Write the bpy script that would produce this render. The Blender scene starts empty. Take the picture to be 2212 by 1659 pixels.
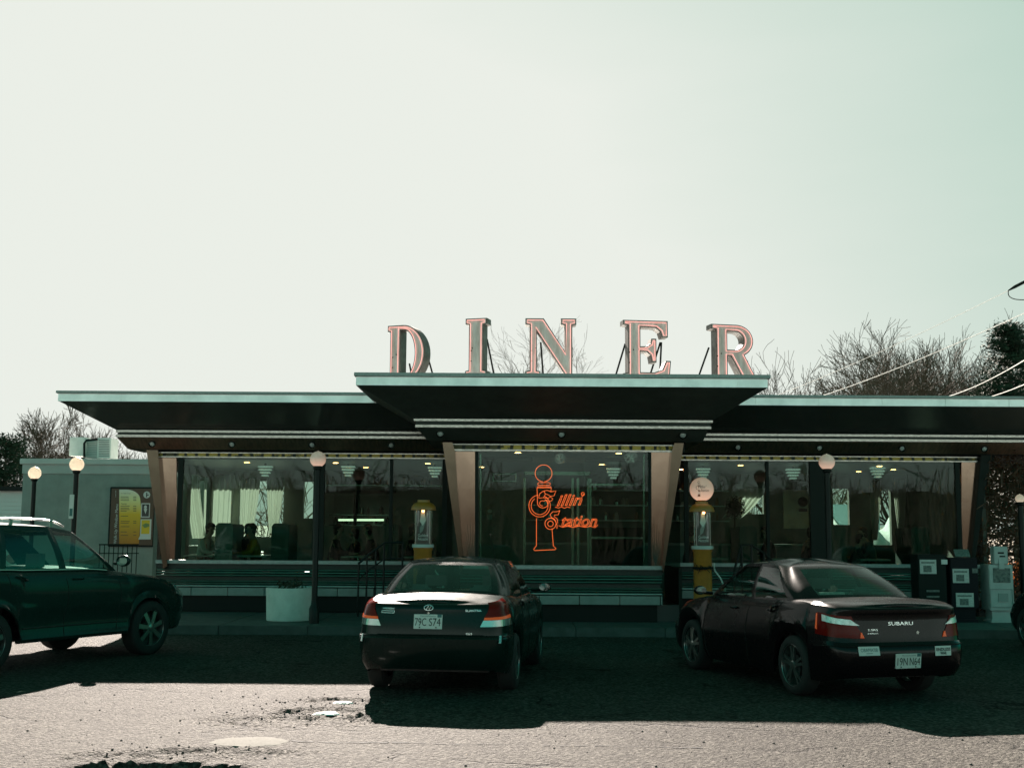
import bpy, bmesh, math, random
from mathutils import Vector, Matrix, Euler
V = Vector
R = math.radians
SC = bpy.context.scene
COL = SC.collection
random.seed(7)

# ------------------------------------------------------------------ camera, sky, sun, exposure
F = 2600.0; CX = 1106.0; CY = 829.5; HOR = 1147.0
PITCH = math.atan((HOR - CY) / F); ROLL = 0.006; CAMH = 1.75
cam = bpy.data.cameras.new('camera'); camo = bpy.data.objects.new('camera', cam); COL.objects.link(camo)
CM = Matrix.Rotation(math.pi/2 + PITCH, 3, 'X') @ Matrix.Rotation(ROLL, 3, 'Z')
camo.matrix_world = Matrix.Translation((0, 0, CAMH)) @ CM.to_4x4()
cam.sensor_width = 36; cam.lens = 36 * F / 2212.0; cam.clip_end = 3000; cam.clip_start = 0.1
SC.camera = camo

def at(px, py, Y):
    d = CM @ V(((px-CX)/F, -(py-CY)/F, -1.0))
    return V((0, 0, CAMH)) + d * (Y / d.y)
def Z(h, Y): return at(1106, HOR-h, Y).z
def X(px, Y, h=0): return at(px, HOR-h+ROLL*(px-1106), Y).x

SUN_AZ = R(10.5)     # to the left of the view axis (+Y)
SUN_EL = R(26.8)
sd = V((-math.sin(SUN_AZ)*math.cos(SUN_EL), math.cos(SUN_AZ)*math.cos(SUN_EL), math.sin(SUN_EL)))
sun = bpy.data.lights.new('sun', 'SUN'); suno = bpy.data.objects.new('sun', sun); COL.objects.link(suno)
sun.energy = 5.0; sun.angle = R(0.5); sun.color = (1.0, 0.88, 0.78)
suno.rotation_euler = sd.to_track_quat('Z', 'Y').to_euler()

W = bpy.data.worlds.new('World'); SC.world = W; W.use_nodes = True
wn = W.node_tree; wn.nodes.clear()
def wnode(t, **k):
    n = wn.nodes.new(t)
    for a, b in k.items(): setattr(n, a, b)
    return n
out = wnode('ShaderNodeOutputWorld'); bg = wnode('ShaderNodeBackground'); bg.inputs[1].default_value = 1.0
sky = wnode('ShaderNodeTexSky', sky_type='NISHITA', sun_disc=False)
sky.sun_elevation = SUN_EL; sky.sun_rotation = -SUN_AZ; sky.dust_density = 2.5; sky.air_density = 1.3
tc = wnode('ShaderNodeTexCoord')
dot = wnode('ShaderNodeVectorMath', operation='DOT_PRODUCT'); dot.inputs[1].default_value = sd
wn.links.new(tc.outputs['Generated'], dot.inputs[0])
ramp = wnode('ShaderNodeValToRGB')       # tint of the air: whitish round the sun, teal away from it
cr = ramp.color_ramp
cr.elements[0].position = 0.0; cr.elements[0].color = (0.016, 0.36, 0.23, 1)
cr.elements[1].position = 1.0; cr.elements[1].color = (1, 1, 1, 1)
e = cr.elements.new(0.76); e.color = (0.016, 0.36, 0.23, 1)
e = cr.elements.new(0.86); e.color = (0.95, 1.05, 0.92, 1)
mr = wnode('ShaderNodeMapRange'); mr.inputs[1].default_value = -1; mr.inputs[2].default_value = 1
wn.links.new(dot.outputs['Value'], mr.inputs[0]); wn.links.new(mr.outputs[0], ramp.inputs[0])
mul = wnode('ShaderNodeVectorMath', operation='MULTIPLY'); wn.links.new(sky.outputs[0], mul.inputs[0]); wn.links.new(ramp.outputs[0], mul.inputs[1])
SKY_STR = 0.085
sep = wnode('ShaderNodeSeparateXYZ'); wn.links.new(tc.outputs['Generated'], sep.inputs[0])
lowz = wnode('ShaderNodeMapRange'); lowz.inputs[1].default_value = 0.05; lowz.inputs[2].default_value = 0.32; lowz.inputs[3].default_value = 1.4; lowz.inputs[4].default_value = 1.0   # paler air low over the horizon
wn.links.new(sep.outputs['Z'], lowz.inputs[0])
mul2 = wnode('ShaderNodeVectorMath', operation='SCALE'); wn.links.new(mul.outputs[0], mul2.inputs[0]); wn.links.new(lowz.outputs[0], mul2.inputs['Scale']); mul = mul2
sc_ = wnode('ShaderNodeVectorMath', operation='SCALE'); sc_.inputs['Scale'].default_value = SKY_STR
wn.links.new(mul.outputs[0], sc_.inputs[0])
cap = wnode('ShaderNodeVectorMath', operation='MINIMUM'); wn.links.new(sc_.outputs[0], cap.inputs[0])
# thin high cloud / glare whose colour drifts from warm white by the sun to pale green away from it
capr = wnode('ShaderNodeValToRGB'); c2 = capr.color_ramp
c2.elements[0].position = 0.80; c2.elements[0].color = (0.098, 0.132, 0.114, 1)
c2.elements[1].position = 0.925; c2.elements[1].color = (0.168, 0.175, 0.162, 1)
nz = wnode('ShaderNodeTexNoise'); nz.inputs['Scale'].default_value = 2.2; nz.inputs['Detail'].default_value = 5
mp = wnode('ShaderNodeMapping'); mp.inputs['Scale'].default_value = (1, 1, 4.0); mp.inputs['Rotation'].default_value = (0, R(24), 0)
wn.links.new(tc.outputs['Generated'], mp.inputs[0]); wn.links.new(mp.outputs[0], nz.inputs[0])
ad = wnode('ShaderNodeMath', operation='MULTIPLY_ADD'); ad.inputs[1].default_value = 0.05
sb = wnode('ShaderNodeMath', operation='SUBTRACT'); sb.inputs[1].default_value = 0.025
gdir = V((-math.sin(R(20)), math.cos(R(20)), -0.09)).normalized()
dot2 = wnode('ShaderNodeVectorMath', operation='DOT_PRODUCT'); dot2.inputs[1].default_value = gdir; wn.links.new(tc.outputs['Generated'], dot2.inputs[0])
mr2 = wnode('ShaderNodeMapRange'); mr2.inputs[1].default_value = -1; mr2.inputs[2].default_value = 1; wn.links.new(dot2.outputs['Value'], mr2.inputs[0])
wn.links.new(nz.outputs[0], ad.inputs[0]); wn.links.new(mr2.outputs[0], ad.inputs[2]); wn.links.new(ad.outputs[0], sb.inputs[0])
wn.links.new(sb.outputs[0], capr.inputs[0])
wn.links.new(capr.outputs[0], cap.inputs[1])
# the bright veil of haze lies low round the sun; higher up the sky is deep and clear
upm = wnode('ShaderNodeMapRange', interpolation_type='SMOOTHSTEP'); upm.inputs[1].default_value = 0.45; upm.inputs[2].default_value = 0.64; upm.inputs[3].default_value = 1.0; upm.inputs[4].default_value = 0.13
wn.links.new(sep.outputs['Z'], upm.inputs[0])
ups = wnode('ShaderNodeVectorMath', operation='SCALE'); wn.links.new(cap.outputs[0], ups.inputs[0]); wn.links.new(upm.outputs[0], ups.inputs['Scale'])
lowm = wnode('ShaderNodeMapRange', interpolation_type='SMOOTHSTEP'); lowm.inputs[1].default_value = 0.10; lowm.inputs[2].default_value = 0.22; lowm.inputs[3].default_value = 1.0; lowm.inputs[4].default_value = 0.0
wn.links.new(sep.outputs['Z'], lowm.inputs[0])
bk = wnode('ShaderNodeMapRange', interpolation_type='SMOOTHSTEP'); bk.inputs[1].default_value = -0.5; bk.inputs[2].default_value = 0.3; bk.inputs[3].default_value = 1.0; bk.inputs[4].default_value = 0.0
wn.links.new(sep.outputs['Y'], bk.inputs[0])
lm2 = wnode('ShaderNodeMath', operation='MULTIPLY'); wn.links.new(lowm.outputs[0], lm2.inputs[0]); wn.links.new(bk.outputs[0], lm2.inputs[1]); lowm = lm2
lowc = wnode('ShaderNodeVectorMath', operation='SCALE'); lowc.inputs[0].default_value = (0.30, 0.37, 0.33); wn.links.new(lowm.outputs[0], lowc.inputs['Scale'])
fin = wnode('ShaderNodeVectorMath', operation='MAXIMUM'); wn.links.new(ups.outputs[0], fin.inputs[0]); wn.links.new(lowc.outputs[0], fin.inputs[1])
deep = wnode('ShaderNodeVectorMath', operation='MAXIMUM'); deep.inputs[1].default_value = (0.006, 0.042, 0.029)   # the deep teal of the clear upper sky
wn.links.new(fin.outputs[0], deep.inputs[0]); wn.links.new(deep.outputs[0], bg.inputs[0]); wn.links.new(bg.outputs[0], out.inputs[0])

SC.view_settings.view_transform = 'Standard'; SC.view_settings.look = 'None'
SC.view_settings.exposure = 2.3; SC.view_settings.gamma = 1
SC.render.engine = 'CYCLES'
SC.cycles.max_bounces = 8; SC.cycles.transparent_max_bounces = 24; SC.cycles.glossy_bounces = 4
SC.cycles.caustics_reflective = False; SC.cycles.caustics_refractive = False
SC.cycles.sample_clamp_indirect = 3.0

# ------------------------------------------------------------------ materials
MATS = {}
def mat(name, col, rough=0.5, metal=0.0, spec=0.5, noise=0.0, nscale=20, bump=0.0, bscale=60, stretch=(1, 1, 1), emit=None, estr=0, coat=0.0, dirt=None, transl=0.0):
    if name in MATS: return MATS[name]
    m = bpy.data.materials.new(name); m.use_nodes = True; nt = m.node_tree; N = nt.nodes; L = nt.links
    b = N['Principled BSDF']
    b.inputs['Base Color'].default_value = (*col, 1); b.inputs['Roughness'].default_value = rough
    b.inputs['Metallic'].default_value = metal; b.inputs['Specular IOR Level'].default_value = spec
    b.inputs['Coat Weight'].default_value = coat; b.inputs['Coat Roughness'].default_value = 0.04
    t = N.new('ShaderNodeTexCoord'); mpn = N.new('ShaderNodeMapping'); mpn.inputs['Scale'].default_value = stretch
    L.new(t.outputs['Object'], mpn.inputs[0])
    if noise > 0 or dirt:
        n = N.new('ShaderNodeTexNoise'); n.inputs['Scale'].default_value = nscale; n.inputs['Detail'].default_value = 6; n.inputs['Roughness'].default_value = 0.65
        L.new(mpn.outputs[0], n.inputs[0])
        r = N.new('ShaderNodeValToRGB'); e = r.color_ramp.elements
        e[0].position = 0.3; e[1].position = 0.7
        lo = dirt if dirt else tuple(c*(1-noise) for c in col)
        e[0].color = (*lo, 1); e[1].color = (*[min(1, c*(1+noise*0.6)) for c in col], 1)
        L.new(n.outputs[0], r.inputs[0]); L.new(r.outputs[0], b.inputs['Base Color'])
        rr = N.new('ShaderNodeMapRange'); rr.inputs[3].default_value = min(1, rough+0.12); rr.inputs[4].default_value = max(0.02, rough-0.08)
        L.new(n.outputs[0], rr.inputs[0]); L.new(rr.outputs[0], b.inputs['Roughness'])
    if bump > 0:
        n2 = N.new('ShaderNodeTexNoise'); n2.inputs['Scale'].default_value = bscale; n2.inputs['Detail'].default_value = 4
        L.new(mpn.outputs[0], n2.inputs[0])
        bp = N.new('ShaderNodeBump'); bp.inputs['Strength'].default_value = 1.0; bp.inputs['Distance'].default_value = bump
        L.new(n2.outputs[0], bp.inputs['Height']); L.new(bp.outputs[0], b.inputs['Normal'])
    if emit:
        b.inputs['Emission Color'].default_value = (*emit, 1); b.inputs['Emission Strength'].default_value = estr
    if transl > 0:
        tr = N.new('ShaderNodeBsdfTranslucent'); tr.inputs[0].default_value = (*col, 1)
        mx = N.new('ShaderNodeMixShader'); mx.inputs[0].default_value = transl
        L.new(b.outputs[0], mx.inputs[1]); L.new(tr.outputs[0], mx.inputs[2]); L.new(mx.outputs[0], N['Material Output'].inputs[0])
    MATS[name] = m
    return m

def glass(name, tint=(0.8, 0.9, 0.87), ior=1.5, rough=0.0, refl=1.0):
    if name in MATS: return MATS[name]
    m = bpy.data.materials.new(name); m.use_nodes = True; nt = m.node_tree; N = nt.nodes; L = nt.links
    N.remove(N['Principled BSDF'])
    tr = N.new('ShaderNodeBsdfTransparent'); tr.inputs[0].default_value = (*tint, 1)
    gl = N.new('ShaderNodeBsdfGlossy'); gl.inputs['Roughness'].default_value = rough; gl.inputs[0].default_value = (refl, refl, refl, 1)
    fr = N.new('ShaderNodeFresnel'); ge = N.new('ShaderNodeNewGeometry'); im = N.new('ShaderNodeMapRange'); im.inputs[3].default_value = ior; im.inputs[4].default_value = 1/ior
    L.new(ge.outputs['Backfacing'], im.inputs[0]); L.new(im.outputs[0], fr.inputs[0])
    n2 = N.new('ShaderNodeTexNoise'); n2.inputs['Scale'].default_value = 0.9
    bp = N.new('ShaderNodeBump'); bp.inputs['Distance'].default_value = 0.006; L.new(n2.outputs[0], bp.inputs['Height'])
    L.new(bp.outputs[0], gl.inputs['Normal'])
    mx = N.new('ShaderNodeMixShader'); L.new(fr.outputs[0], mx.inputs[0]); L.new(tr.outputs[0], mx.inputs[1]); L.new(gl.outputs[0], mx.inputs[2])
    L.new(mx.outputs[0], N['Material Output'].inputs[0]); MATS[name] = m
    return m

M_steel = mat('brushed_steel', (0.26, 0.30, 0.28), 0.2, 1.0, noise=0.10, nscale=3)
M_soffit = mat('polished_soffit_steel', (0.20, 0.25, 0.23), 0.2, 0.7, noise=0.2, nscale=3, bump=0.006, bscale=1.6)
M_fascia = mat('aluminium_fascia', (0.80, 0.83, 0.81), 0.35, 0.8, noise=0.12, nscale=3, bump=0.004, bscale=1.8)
M_lip = mat('grey_roof_lip', (0.34, 0.37, 0.36), 0.5, 0.3, noise=0.2)
M_band = mat('polished_band', (0.37, 0.335, 0.31), 0.22, 1.0, noise=0.6, nscale=14, stretch=(1, 1, 6))
M_rib = mat('ribbed_steel', (0.30, 0.36, 0.34), 0.3, 1.0, noise=0.2, nscale=4)
M_pylon = mat('steel_pylon_reflect_tint', (0.10, 0.074, 0.054), 0.16, 1.0, noise=0.12, nscale=1.2, bump=0.003, bscale=1.1)  # brown base colour stands in for warm reflections in plain steel
M_endp = mat('end_panel_reflect_tint', (0.23, 0.15, 0.115), 0.12, 1.0, noise=0.12, nscale=1.2, bump=0.0035, bscale=1.1, stretch=(1.5, 1, 0.8))  # copper tint paints the reflection of sunlit surroundings into the metal
M_black = mat('black_paint', (0.010, 0.013, 0.012), 0.5, spec=0.15)
M_frame = mat('dark_window_frame', (0.012, 0.017, 0.014), 0.5, spec=0.15)
M_rubber = mat('black_rubber', (0.012, 0.012, 0.012), 0.8)
M_grey = mat('grey_stucco', (0.27, 0.31, 0.29), 0.85, noise=0.15, nscale=3, bump=0.004, bscale=40)
M_greytrim = mat('grey_painted_trim', (0.42, 0.46, 0.44), 0.6, noise=0.1, nscale=2)
M_white = mat('white_painted_metal', (0.72, 0.74, 0.70), 0.5, noise=0.12, nscale=6)
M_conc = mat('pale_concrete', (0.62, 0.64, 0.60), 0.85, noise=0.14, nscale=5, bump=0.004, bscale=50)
M_pole = mat('black_lamp_pole', (0.010, 0.013, 0.012), 0.4, spec=0.2)
M_yellow = mat('yellow_enamel', (0.36, 0.145, 0.015), 0.4, noise=0.22, nscale=8, coat=0.3)
M_bark = mat('grey_brown_bark', (0.10, 0.075, 0.055), 0.9, noise=0.3, nscale=8)
M_wood_dark = mat('dark_wood', (0.05, 0.03, 0.02), 0.6, noise=0.3)
M_glass = glass('window_glass', (0.56, 0.70, 0.63), refl=0.45)
M_carglass = glass('car_glass', (0.50, 0.68, 0.62))
M_chrome = mat('chrome', (0.8, 0.8, 0.8), 0.08, 1.0)

# ------------------------------------------------------------------ mesh helpers
class MB:
    def __init__(s): s.v = []; s.f = []; s.m = []
    def add(s, vs, fs, mi=0):
        o = len(s.v); s.v += [V(p) for p in vs]; s.f += [tuple(i+o for i in f) for f in fs]; s.m += [mi]*len(fs)
    def box(s, x0, x1, y0, y1, z0, z1, mi=0):
        s.add([(x0,y0,z0),(x1,y0,z0),(x1,y1,z0),(x0,y1,z0),(x0,y0,z1),(x1,y0,z1),(x1,y1,z1),(x0,y1,z1)],
              [(0,3,2,1),(4,5,6,7),(0,1,5,4),(1,2,6,5),(2,3,7,6),(3,0,4,7)], mi)
        return s
    def prism(s, poly, vec, mi=0):
        n = len(poly); vec = V(vec); a = [V(p) for p in poly]; b = [p+vec for p in a]
        s.add(a+b, [tuple(range(n)), tuple(range(2*n-1, n-1, -1))] + [(i, i+n, (i+1) % n + n, (i+1) % n) for i in range(n)], mi)
        return s
    def tube(s, pts, r, n=8, mi=0, closed=False, caps=True):
        pts = [V(p) for p in pts]; k = len(pts); rs = r if isinstance(r, (list, tuple)) else [r]*k
        vs = []; ref = None
        for i, p in enumerate(pts):
            if closed: d = pts[(i+1) % k] - pts[i-1]
            else: d = pts[min(i+1, k-1)] - pts[max(i-1, 0)]
            if d.length < 1e-9: d = V((0, 0, 1))
            d.normalize()
            if ref is None: ref = d.orthogonal().normalized()
            ref = (ref - d*ref.dot(d))
            ref = ref.normalized() if ref.length > 1e-6 else d.orthogonal().normalized()
            b = d.cross(ref)
            for j in range(n):
                a = 2*math.pi*j/n
                vs.append(p + (ref*math.cos(a) + b*math.sin(a))*rs[i])
        fs = []
        for i in range(k if closed else k-1):
            i2 = (i+1) % k
            for j in range(n): fs.append((i*n+j, i*n+(j+1) % n, i2*n+(j+1) % n, i2*n+j))
        if caps and not closed:
            fs.append(tuple(range(n-1, -1, -1))); fs.append(tuple((k-1)*n+j for j in range(n)))
        s.add(vs, fs, mi); return s
    def lathe(s, prof, c=(0, 0, 0), n=24, axis='Z', mi=0, cap=True):
        c = V(c); vs = []; k = len(prof)
        for r, z in prof:
            for j in range(n):
                a = 2*math.pi*j/n; x, y = r*math.cos(a), r*math.sin(a)
                p = (x, y, z) if axis == 'Z' else ((x, z, y) if axis == 'Y' else (z, x, y))
                vs.append(c+V(p))
        fs = [(i*n+j, i*n+(j+1) % n, (i+1)*n+(j+1) % n, (i+1)*n+j) for i in range(k-1) for j in range(n)]
        if cap and prof[0][0] > 1e-5: fs.append(tuple(range(n)))
        if cap and prof[-1][0] > 1e-5: fs.append(tuple((k-1)*n+j for j in range(n)))
        s.add(vs, fs, mi); return s
    def sphere(s, c, r, n=20, sq=(1, 1, 1), mi=0):
        prof = [(max(1e-4, math.sin(math.pi*i/(n//2)))*1.0, -math.cos(math.pi*i/(n//2))) for i in range(n//2+1)]
        t = MB(); t.lathe(prof, n=n); c = V(c)
        s.add([c + V((p.x*r*sq[0], p.y*r*sq[1], p.z*r*sq[2])) for p in t.v], t.f, mi); return s
    def build(s, name, mats, parent=None, smooth=False, angle=35, bevel=0, local=False, bseg=2):
        me = bpy.data.meshes.new(name); me.from_pydata(s.v, [], s.f)
        ml = mats if isinstance(mats, (list, tuple)) else [mats]
        for m in ml: me.materials.append(m)
        me.polygons.foreach_set('material_index', s.m)
        bm = bmesh.new(); bm.from_mesh(me); bmesh.ops.remove_doubles(bm, verts=bm.verts, dist=1e-5)
        bmesh.ops.recalc_face_normals(bm, faces=bm.faces)
        if bevel > 0:
            es = [e for e in bm.edges if len(e.link_faces) == 2 and e.calc_face_angle(0) > R(30)]
            bmesh.ops.bevel(bm, geom=es, offset=bevel, segments=bseg, affect='EDGES', clamp_overlap=True)
        bm.to_mesh(me); bm.free()
        if smooth or bevel > 0:
            me.polygons.foreach_set('use_smooth', [True]*len(me.polygons))
            me.set_sharp_from_angle(angle=R(angle))
        return link(name, me, parent, local)
def link(name, me, parent=None, local=False):
    o = bpy.data.objects.new(name, me); COL.objects.link(o)
    if parent is not None:
        o.parent = parent
        if not local:
            rt = parent; m = Matrix.Identity(4)
            chain = []
            while rt is not None: chain.append(rt); rt = rt.parent
            for q in reversed(chain): m = m @ q.matrix_parent_inverse @ q.matrix_basis if q.parent else q.matrix_basis.copy()
            o.matrix_parent_inverse = m.inverted()
    return o
def tag(o, label=None, cat=None, group=None, kind=None):
    if label: o['label'] = label
    if cat: o['category'] = cat
    if group: o['group'] = group
    if kind: o['kind'] = kind
    return o
def thing(name, label, cat, loc=(0, 0, 0), rotz=0.0, group=None):
    o = bpy.data.objects.new(name, None); COL.objects.link(o); o.empty_display_size = 0.1
    o.location = loc; o.rotation_euler = (0, 0, rotz)
    return tag(o, label, cat, group)
def copytree(o, parent=None):
    c = o.copy(); COL.objects.link(c)
    if parent is not None: c.parent = parent
    for ch in [q for q in bpy.data.objects if q.parent == o]: copytree(ch, c)
    return c

def text_mb(mb, s, origin, right, up, height, width=None, depth=0.002, shear=0.0, align='CENTER', mi=0, outline=0.0, bold=0.0):
    """lettering laid on a surface: origin = middle of the baseline (or its left end)"""
    cu = bpy.data.curves.new('t', 'FONT'); cu.body = s; cu.align_x = align; cu.shear = shear; cu.resolution_u = 3
    if outline > 0: cu.fill_mode = 'NONE'; cu.bevel_depth = outline; cu.bevel_resolution = 1
    else: cu.extrude = 0.0; cu.offset = bold
    ob = bpy.data.objects.new('t', cu); COL.objects.link(ob)
    bpy.context.view_layer.update()
    dg = bpy.context.evaluated_depsgraph_get()
    me = bpy.data.meshes.new_from_object(ob.evaluated_get(dg))
    vs = [v.co.copy() for v in me.vertices]; fs = [tuple(p.vertices) for p in me.polygons]
    bpy.data.objects.remove(ob); bpy.data.curves.remove(cu); bpy.data.meshes.remove(me)
    if not vs: return
    right = V(right).normalized(); up = V(up).normalized(); nrm = right.cross(up)
    sy = height / 0.7; sx = sy
    if width:
        w = max(v.x for v in vs) - min(v.x for v in vs); sx = width / w
    o = V(origin)
    mb.add([o + right*(v.x*sx) + up*(v.y*sy) + nrm*(v.z*sy + depth) for v in vs], fs, mi)

def skin_mesh(joints, edges, sub=2):
    """joints: list of (co, radius) ; a continuous body grown round connected edges"""
    me = bpy.data.meshes.new('sk'); me.from_pydata([j[0] for j in joints], edges, [])
    ob = bpy.data.objects.new('sk', me); COL.objects.link(ob)
    ob.modifiers.new('s', 'SKIN')
    for i, j in enumerate(joints):
        me.skin_vertices[0].data[i].radius = (j[1], j[1] if len(j) < 3 else j[2])
    me.skin_vertices[0].data[0].use_root = True
    sm = ob.modifiers.new('u', 'SUBSURF'); sm.levels = sub; sm.render_levels = sub
    bpy.context.view_layer.update()
    r = bpy.data.meshes.new_from_object(ob.evaluated_get(bpy.context.evaluated_depsgraph_get()))
    bpy.data.objects.remove(ob); bpy.data.meshes.remove(me)
    r.polygons.foreach_set('use_smooth', [True]*len(r.polygons))
    return r
# ------------------------------------------------------------------ ground, sidewalk, snow
def ground_material():
    m = bpy.data.materials.new('worn_asphalt'); m.use_nodes = True; nt = m.node_tree; N = nt.nodes; L = nt.links
    b = N['Principled BSDF']; b.inputs['Roughness'].default_value = 0.8; b.inputs['Specular IOR Level'].default_value = 0.06
    t = N.new('ShaderNodeTexCoord')
    def noise(scale, detail=4, rough=0.6):
        n = N.new('ShaderNodeTexNoise'); n.inputs['Scale'].default_value = scale; n.inputs['Detail'].default_value = detail; n.inputs['Roughness'].default_value = rough
        L.new(t.outputs['Object'], n.inputs[0]); return n
    def rampn(src, p0, c0, p1, c1):
        r = N.new('ShaderNodeValToRGB'); e = r.color_ramp.elements; e[0].position = p0; e[0].color = (*c0, 1); e[1].position = p1; e[1].color = (*c1, 1)
        L.new(src, r.inputs[0]); return r
    def mix(a, bb, fac, mode='MIX'):
        x = N.new('ShaderNodeMix'); x.data_type = 'RGBA'; x.blend_type = mode
        if isinstance(fac, float): x.inputs[0].default_value = fac
        else: L.new(fac, x.inputs[0])
        L.new(a, x.inputs[6]); L.new(bb, x.inputs[7]); return x.outputs[2]
    v1 = N.new('ShaderNodeTexVoronoi'); v1.inputs['Scale'].default_value = 30; L.new(t.outputs['Object'], v1.inputs[0])
    v2 = N.new('ShaderNodeTexVoronoi'); v2.inputs['Scale'].default_value = 110; L.new(t.outputs['Object'], v2.inputs[0])
    stone = rampn(v1.outputs['Color'], 0.1, (0.045, 0.042, 0.039), 0.9, (0.158, 0.150, 0.137))
    edge = rampn(v1.outputs['Distance'], 0.35, (1, 1, 1), 0.62, (0.45, 0.44, 0.44))
    c = mix(stone.outputs[0], edge.outputs[0], 0.85, 'MULTIPLY')
    big = rampn(noise(0.35, 5).outputs[0], 0.35, (0.78, 0.76, 0.74), 0.65, (1.12, 1.10, 1.08))
    c = mix(c, big.outputs[0], 1.0, 'MULTIPLY')
    mid = rampn(noise(9, 6, 0.7).outputs[0], 0.3, (0.72, 0.72, 0.72), 0.7, (1.15, 1.15, 1.15))
    c = mix(c, mid.outputs[0], 1.0, 'MULTIPLY')
    # cracks: edges of distorted voronoi cells, only where a mask lets them
    nd = noise(2.3, 5)
    vm = N.new('ShaderNodeVectorMath'); vm.operation = 'MULTIPLY_ADD'; vm.inputs[1].default_value = (0.7, 0.7, 0.7)
    L.new(nd.outputs['Color'], vm.inputs[0]); L.new(t.outputs['Object'], vm.inputs[2])
    vc = N.new('ShaderNodeTexVoronoi'); vc.feature = 'DISTANCE_TO_EDGE'; vc.inputs['Scale'].default_value = 0.42; L.new(vm.outputs[0], vc.inputs[0])
    cm = rampn(vc.outputs['Distance'], 0.0, (1, 1, 1), 0.014, (0, 0, 0))
    msk = rampn(noise(0.5, 2).outputs[0], 0.47, (0, 0, 0), 0.6, (1, 1, 1))
    cf = N.new('ShaderNodeMath'); cf.operation = 'MULTIPLY'; L.new(cm.outputs[0], cf.inputs[0]); L.new(msk.outputs[0], cf.inputs[1])
    rgb = N.new('ShaderNodeRGB'); rgb.outputs[0].default_value = (0.008, 0.008, 0.008, 1)
    c = mix(c, rgb.outputs[0], cf.outputs[0])
    L.new(c, b.inputs['Base Color'])
    h = N.new('ShaderNodeMath'); h.operation = 'MULTIPLY_ADD'; h.inputs[1].default_value = -0.8
    L.new(v1.outputs['Distance'], h.inputs[0]); L.new(noise(70, 3).outputs[0], h.inputs[2])
    h2 = N.new('ShaderNodeMath'); h2.operation = 'MULTIPLY_ADD'; h2.inputs[1].default_value = -1.6; L.new(cf.outputs[0], h2.inputs[0]); L.new(h.outputs[0], h2.inputs[2])
    bp = N.new('ShaderNodeBump'); bp.inputs['Distance'].default_value = 0.034; L.new(h2.outputs[0], bp.inputs['Height']); L.new(bp.outputs[0], b.inputs['Normal'])
    return m
M_asphalt = ground_material()
def vnoise(x, y, seed=0):
    from mathutils import noise as mn
    return mn.noise(V((x, y, seed*7.3)))
# potholes: hollows pressed into the lot (centre, radii, depth)
HOLES = [(at(700, 1525, 11.5).x, 12.0, 0.55, 0.28, 0.03), (at(745, 1503, 12.6).x, 12.75, 0.45, 0.22, 0.025),
         (-2.62, 9.12, 0.62, 0.24, 0.09), (at(640, 1545, 11).x, 11.45, 0.8, 0.3, 0.018), (-2.35, 9.75, 0.6, 0.25, 0.03), (-3.1, 9.6, 0.35, 0.2, 0.02), (at(2190, 1655, 8.9).x, 8.85, 0.5, 0.25, 0.05)]
def gz(x, y):
    z = 0.012*vnoise(x*0.4, y*0.4) + 0.004*vnoise(x*2.5, y*2.5, 3)
    for hx, hy, rx, ry, d in HOLES:
        q = ((x-hx)/rx)**2 + ((y-hy)/ry)**2
        if q < 2.2:
            q += 0.5*vnoise(x*5, y*7, 1) + 0.3*vnoise(x*14, y*18, 2)
            if q < 1: z -= d*min(1, (1-q)*4)
            z -= 0.0
            if q < 1.7: z += 0.02*vnoise(x*16, y*20, 5)
    return z
gm = MB()
xs = [-8+0.045*i for i in range(356)]; ys = [8.0+0.045*j for j in range(int(6.2/0.045))]
vs = [(x, y, gz(x, y) if (0 < i < len(xs)-1 and 0 < j < len(ys)-1) else 0.0) for j, y in enumerate(ys) for i, x in enumerate(xs)]
nx = len(xs)
gm.add(vs, [(j*nx+i, j*nx+i+1, (j+1)*nx+i+1, (j+1)*nx+i) for j in range(len(ys)-1) for i in range(nx-1)])
x0, x1, y0, y1 = xs[0], xs[-1], ys[0], ys[-1]; B = 900
gm.add([(-B,-B,0),(B,-B,0),(B,y0,0),(x1,y0,0),(x0,y0,0),(-B,y0,0),(-B,y1,0),(x0,y1,0),(x1,y1,0),(B,y1,0),(B,B,0),(-B,B,0)],
       [(0,1,2,3,4,5),(5,4,7,6),(3,2,9,8),(6,7,8,9,10,11)])
tag(gm.build('ground', M_asphalt, smooth=True), kind='structure')
# a paler round patch of filler set in the lot
pm = MB(); pc = V((X(557, 10.35), 10.3, 0))
n = 44; vs = []
for sc1, dz in ((1.0, -0.004), (0.93, 0.003), (0.7, 0.006), (0.35, 0.008), (0.02, 0.008)):
    for i in range(n):
        a = i*2*math.pi/n; w = 1+0.13*vnoise(math.cos(a)*2.4, math.sin(a)*2.4, 9); x = pc.x+0.33*sc1*w*math.cos(a); y = pc.y+0.26*sc1*w*math.sin(a); vs.append((x, y, gz(x, y)+dz))
pm.add(vs, [(k*n+j, k*n+(j+1) % n, (k+1)*n+(j+1) % n, (k+1)*n+j) for k in range(4) for j in range(n)])
M_patch = mat('pale_filler', (0.145, 0.14, 0.128), 0.95, spec=0.1, noise=0.12, nscale=30, bump=0.006, bscale=90)
tag(pm.build('asphalt_patch', M_patch), kind='structure')
M_snow = mat('old_snow', (0.75, 0.77, 0.76), 0.7, noise=0.15, bump=0.003, bscale=30)
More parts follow.
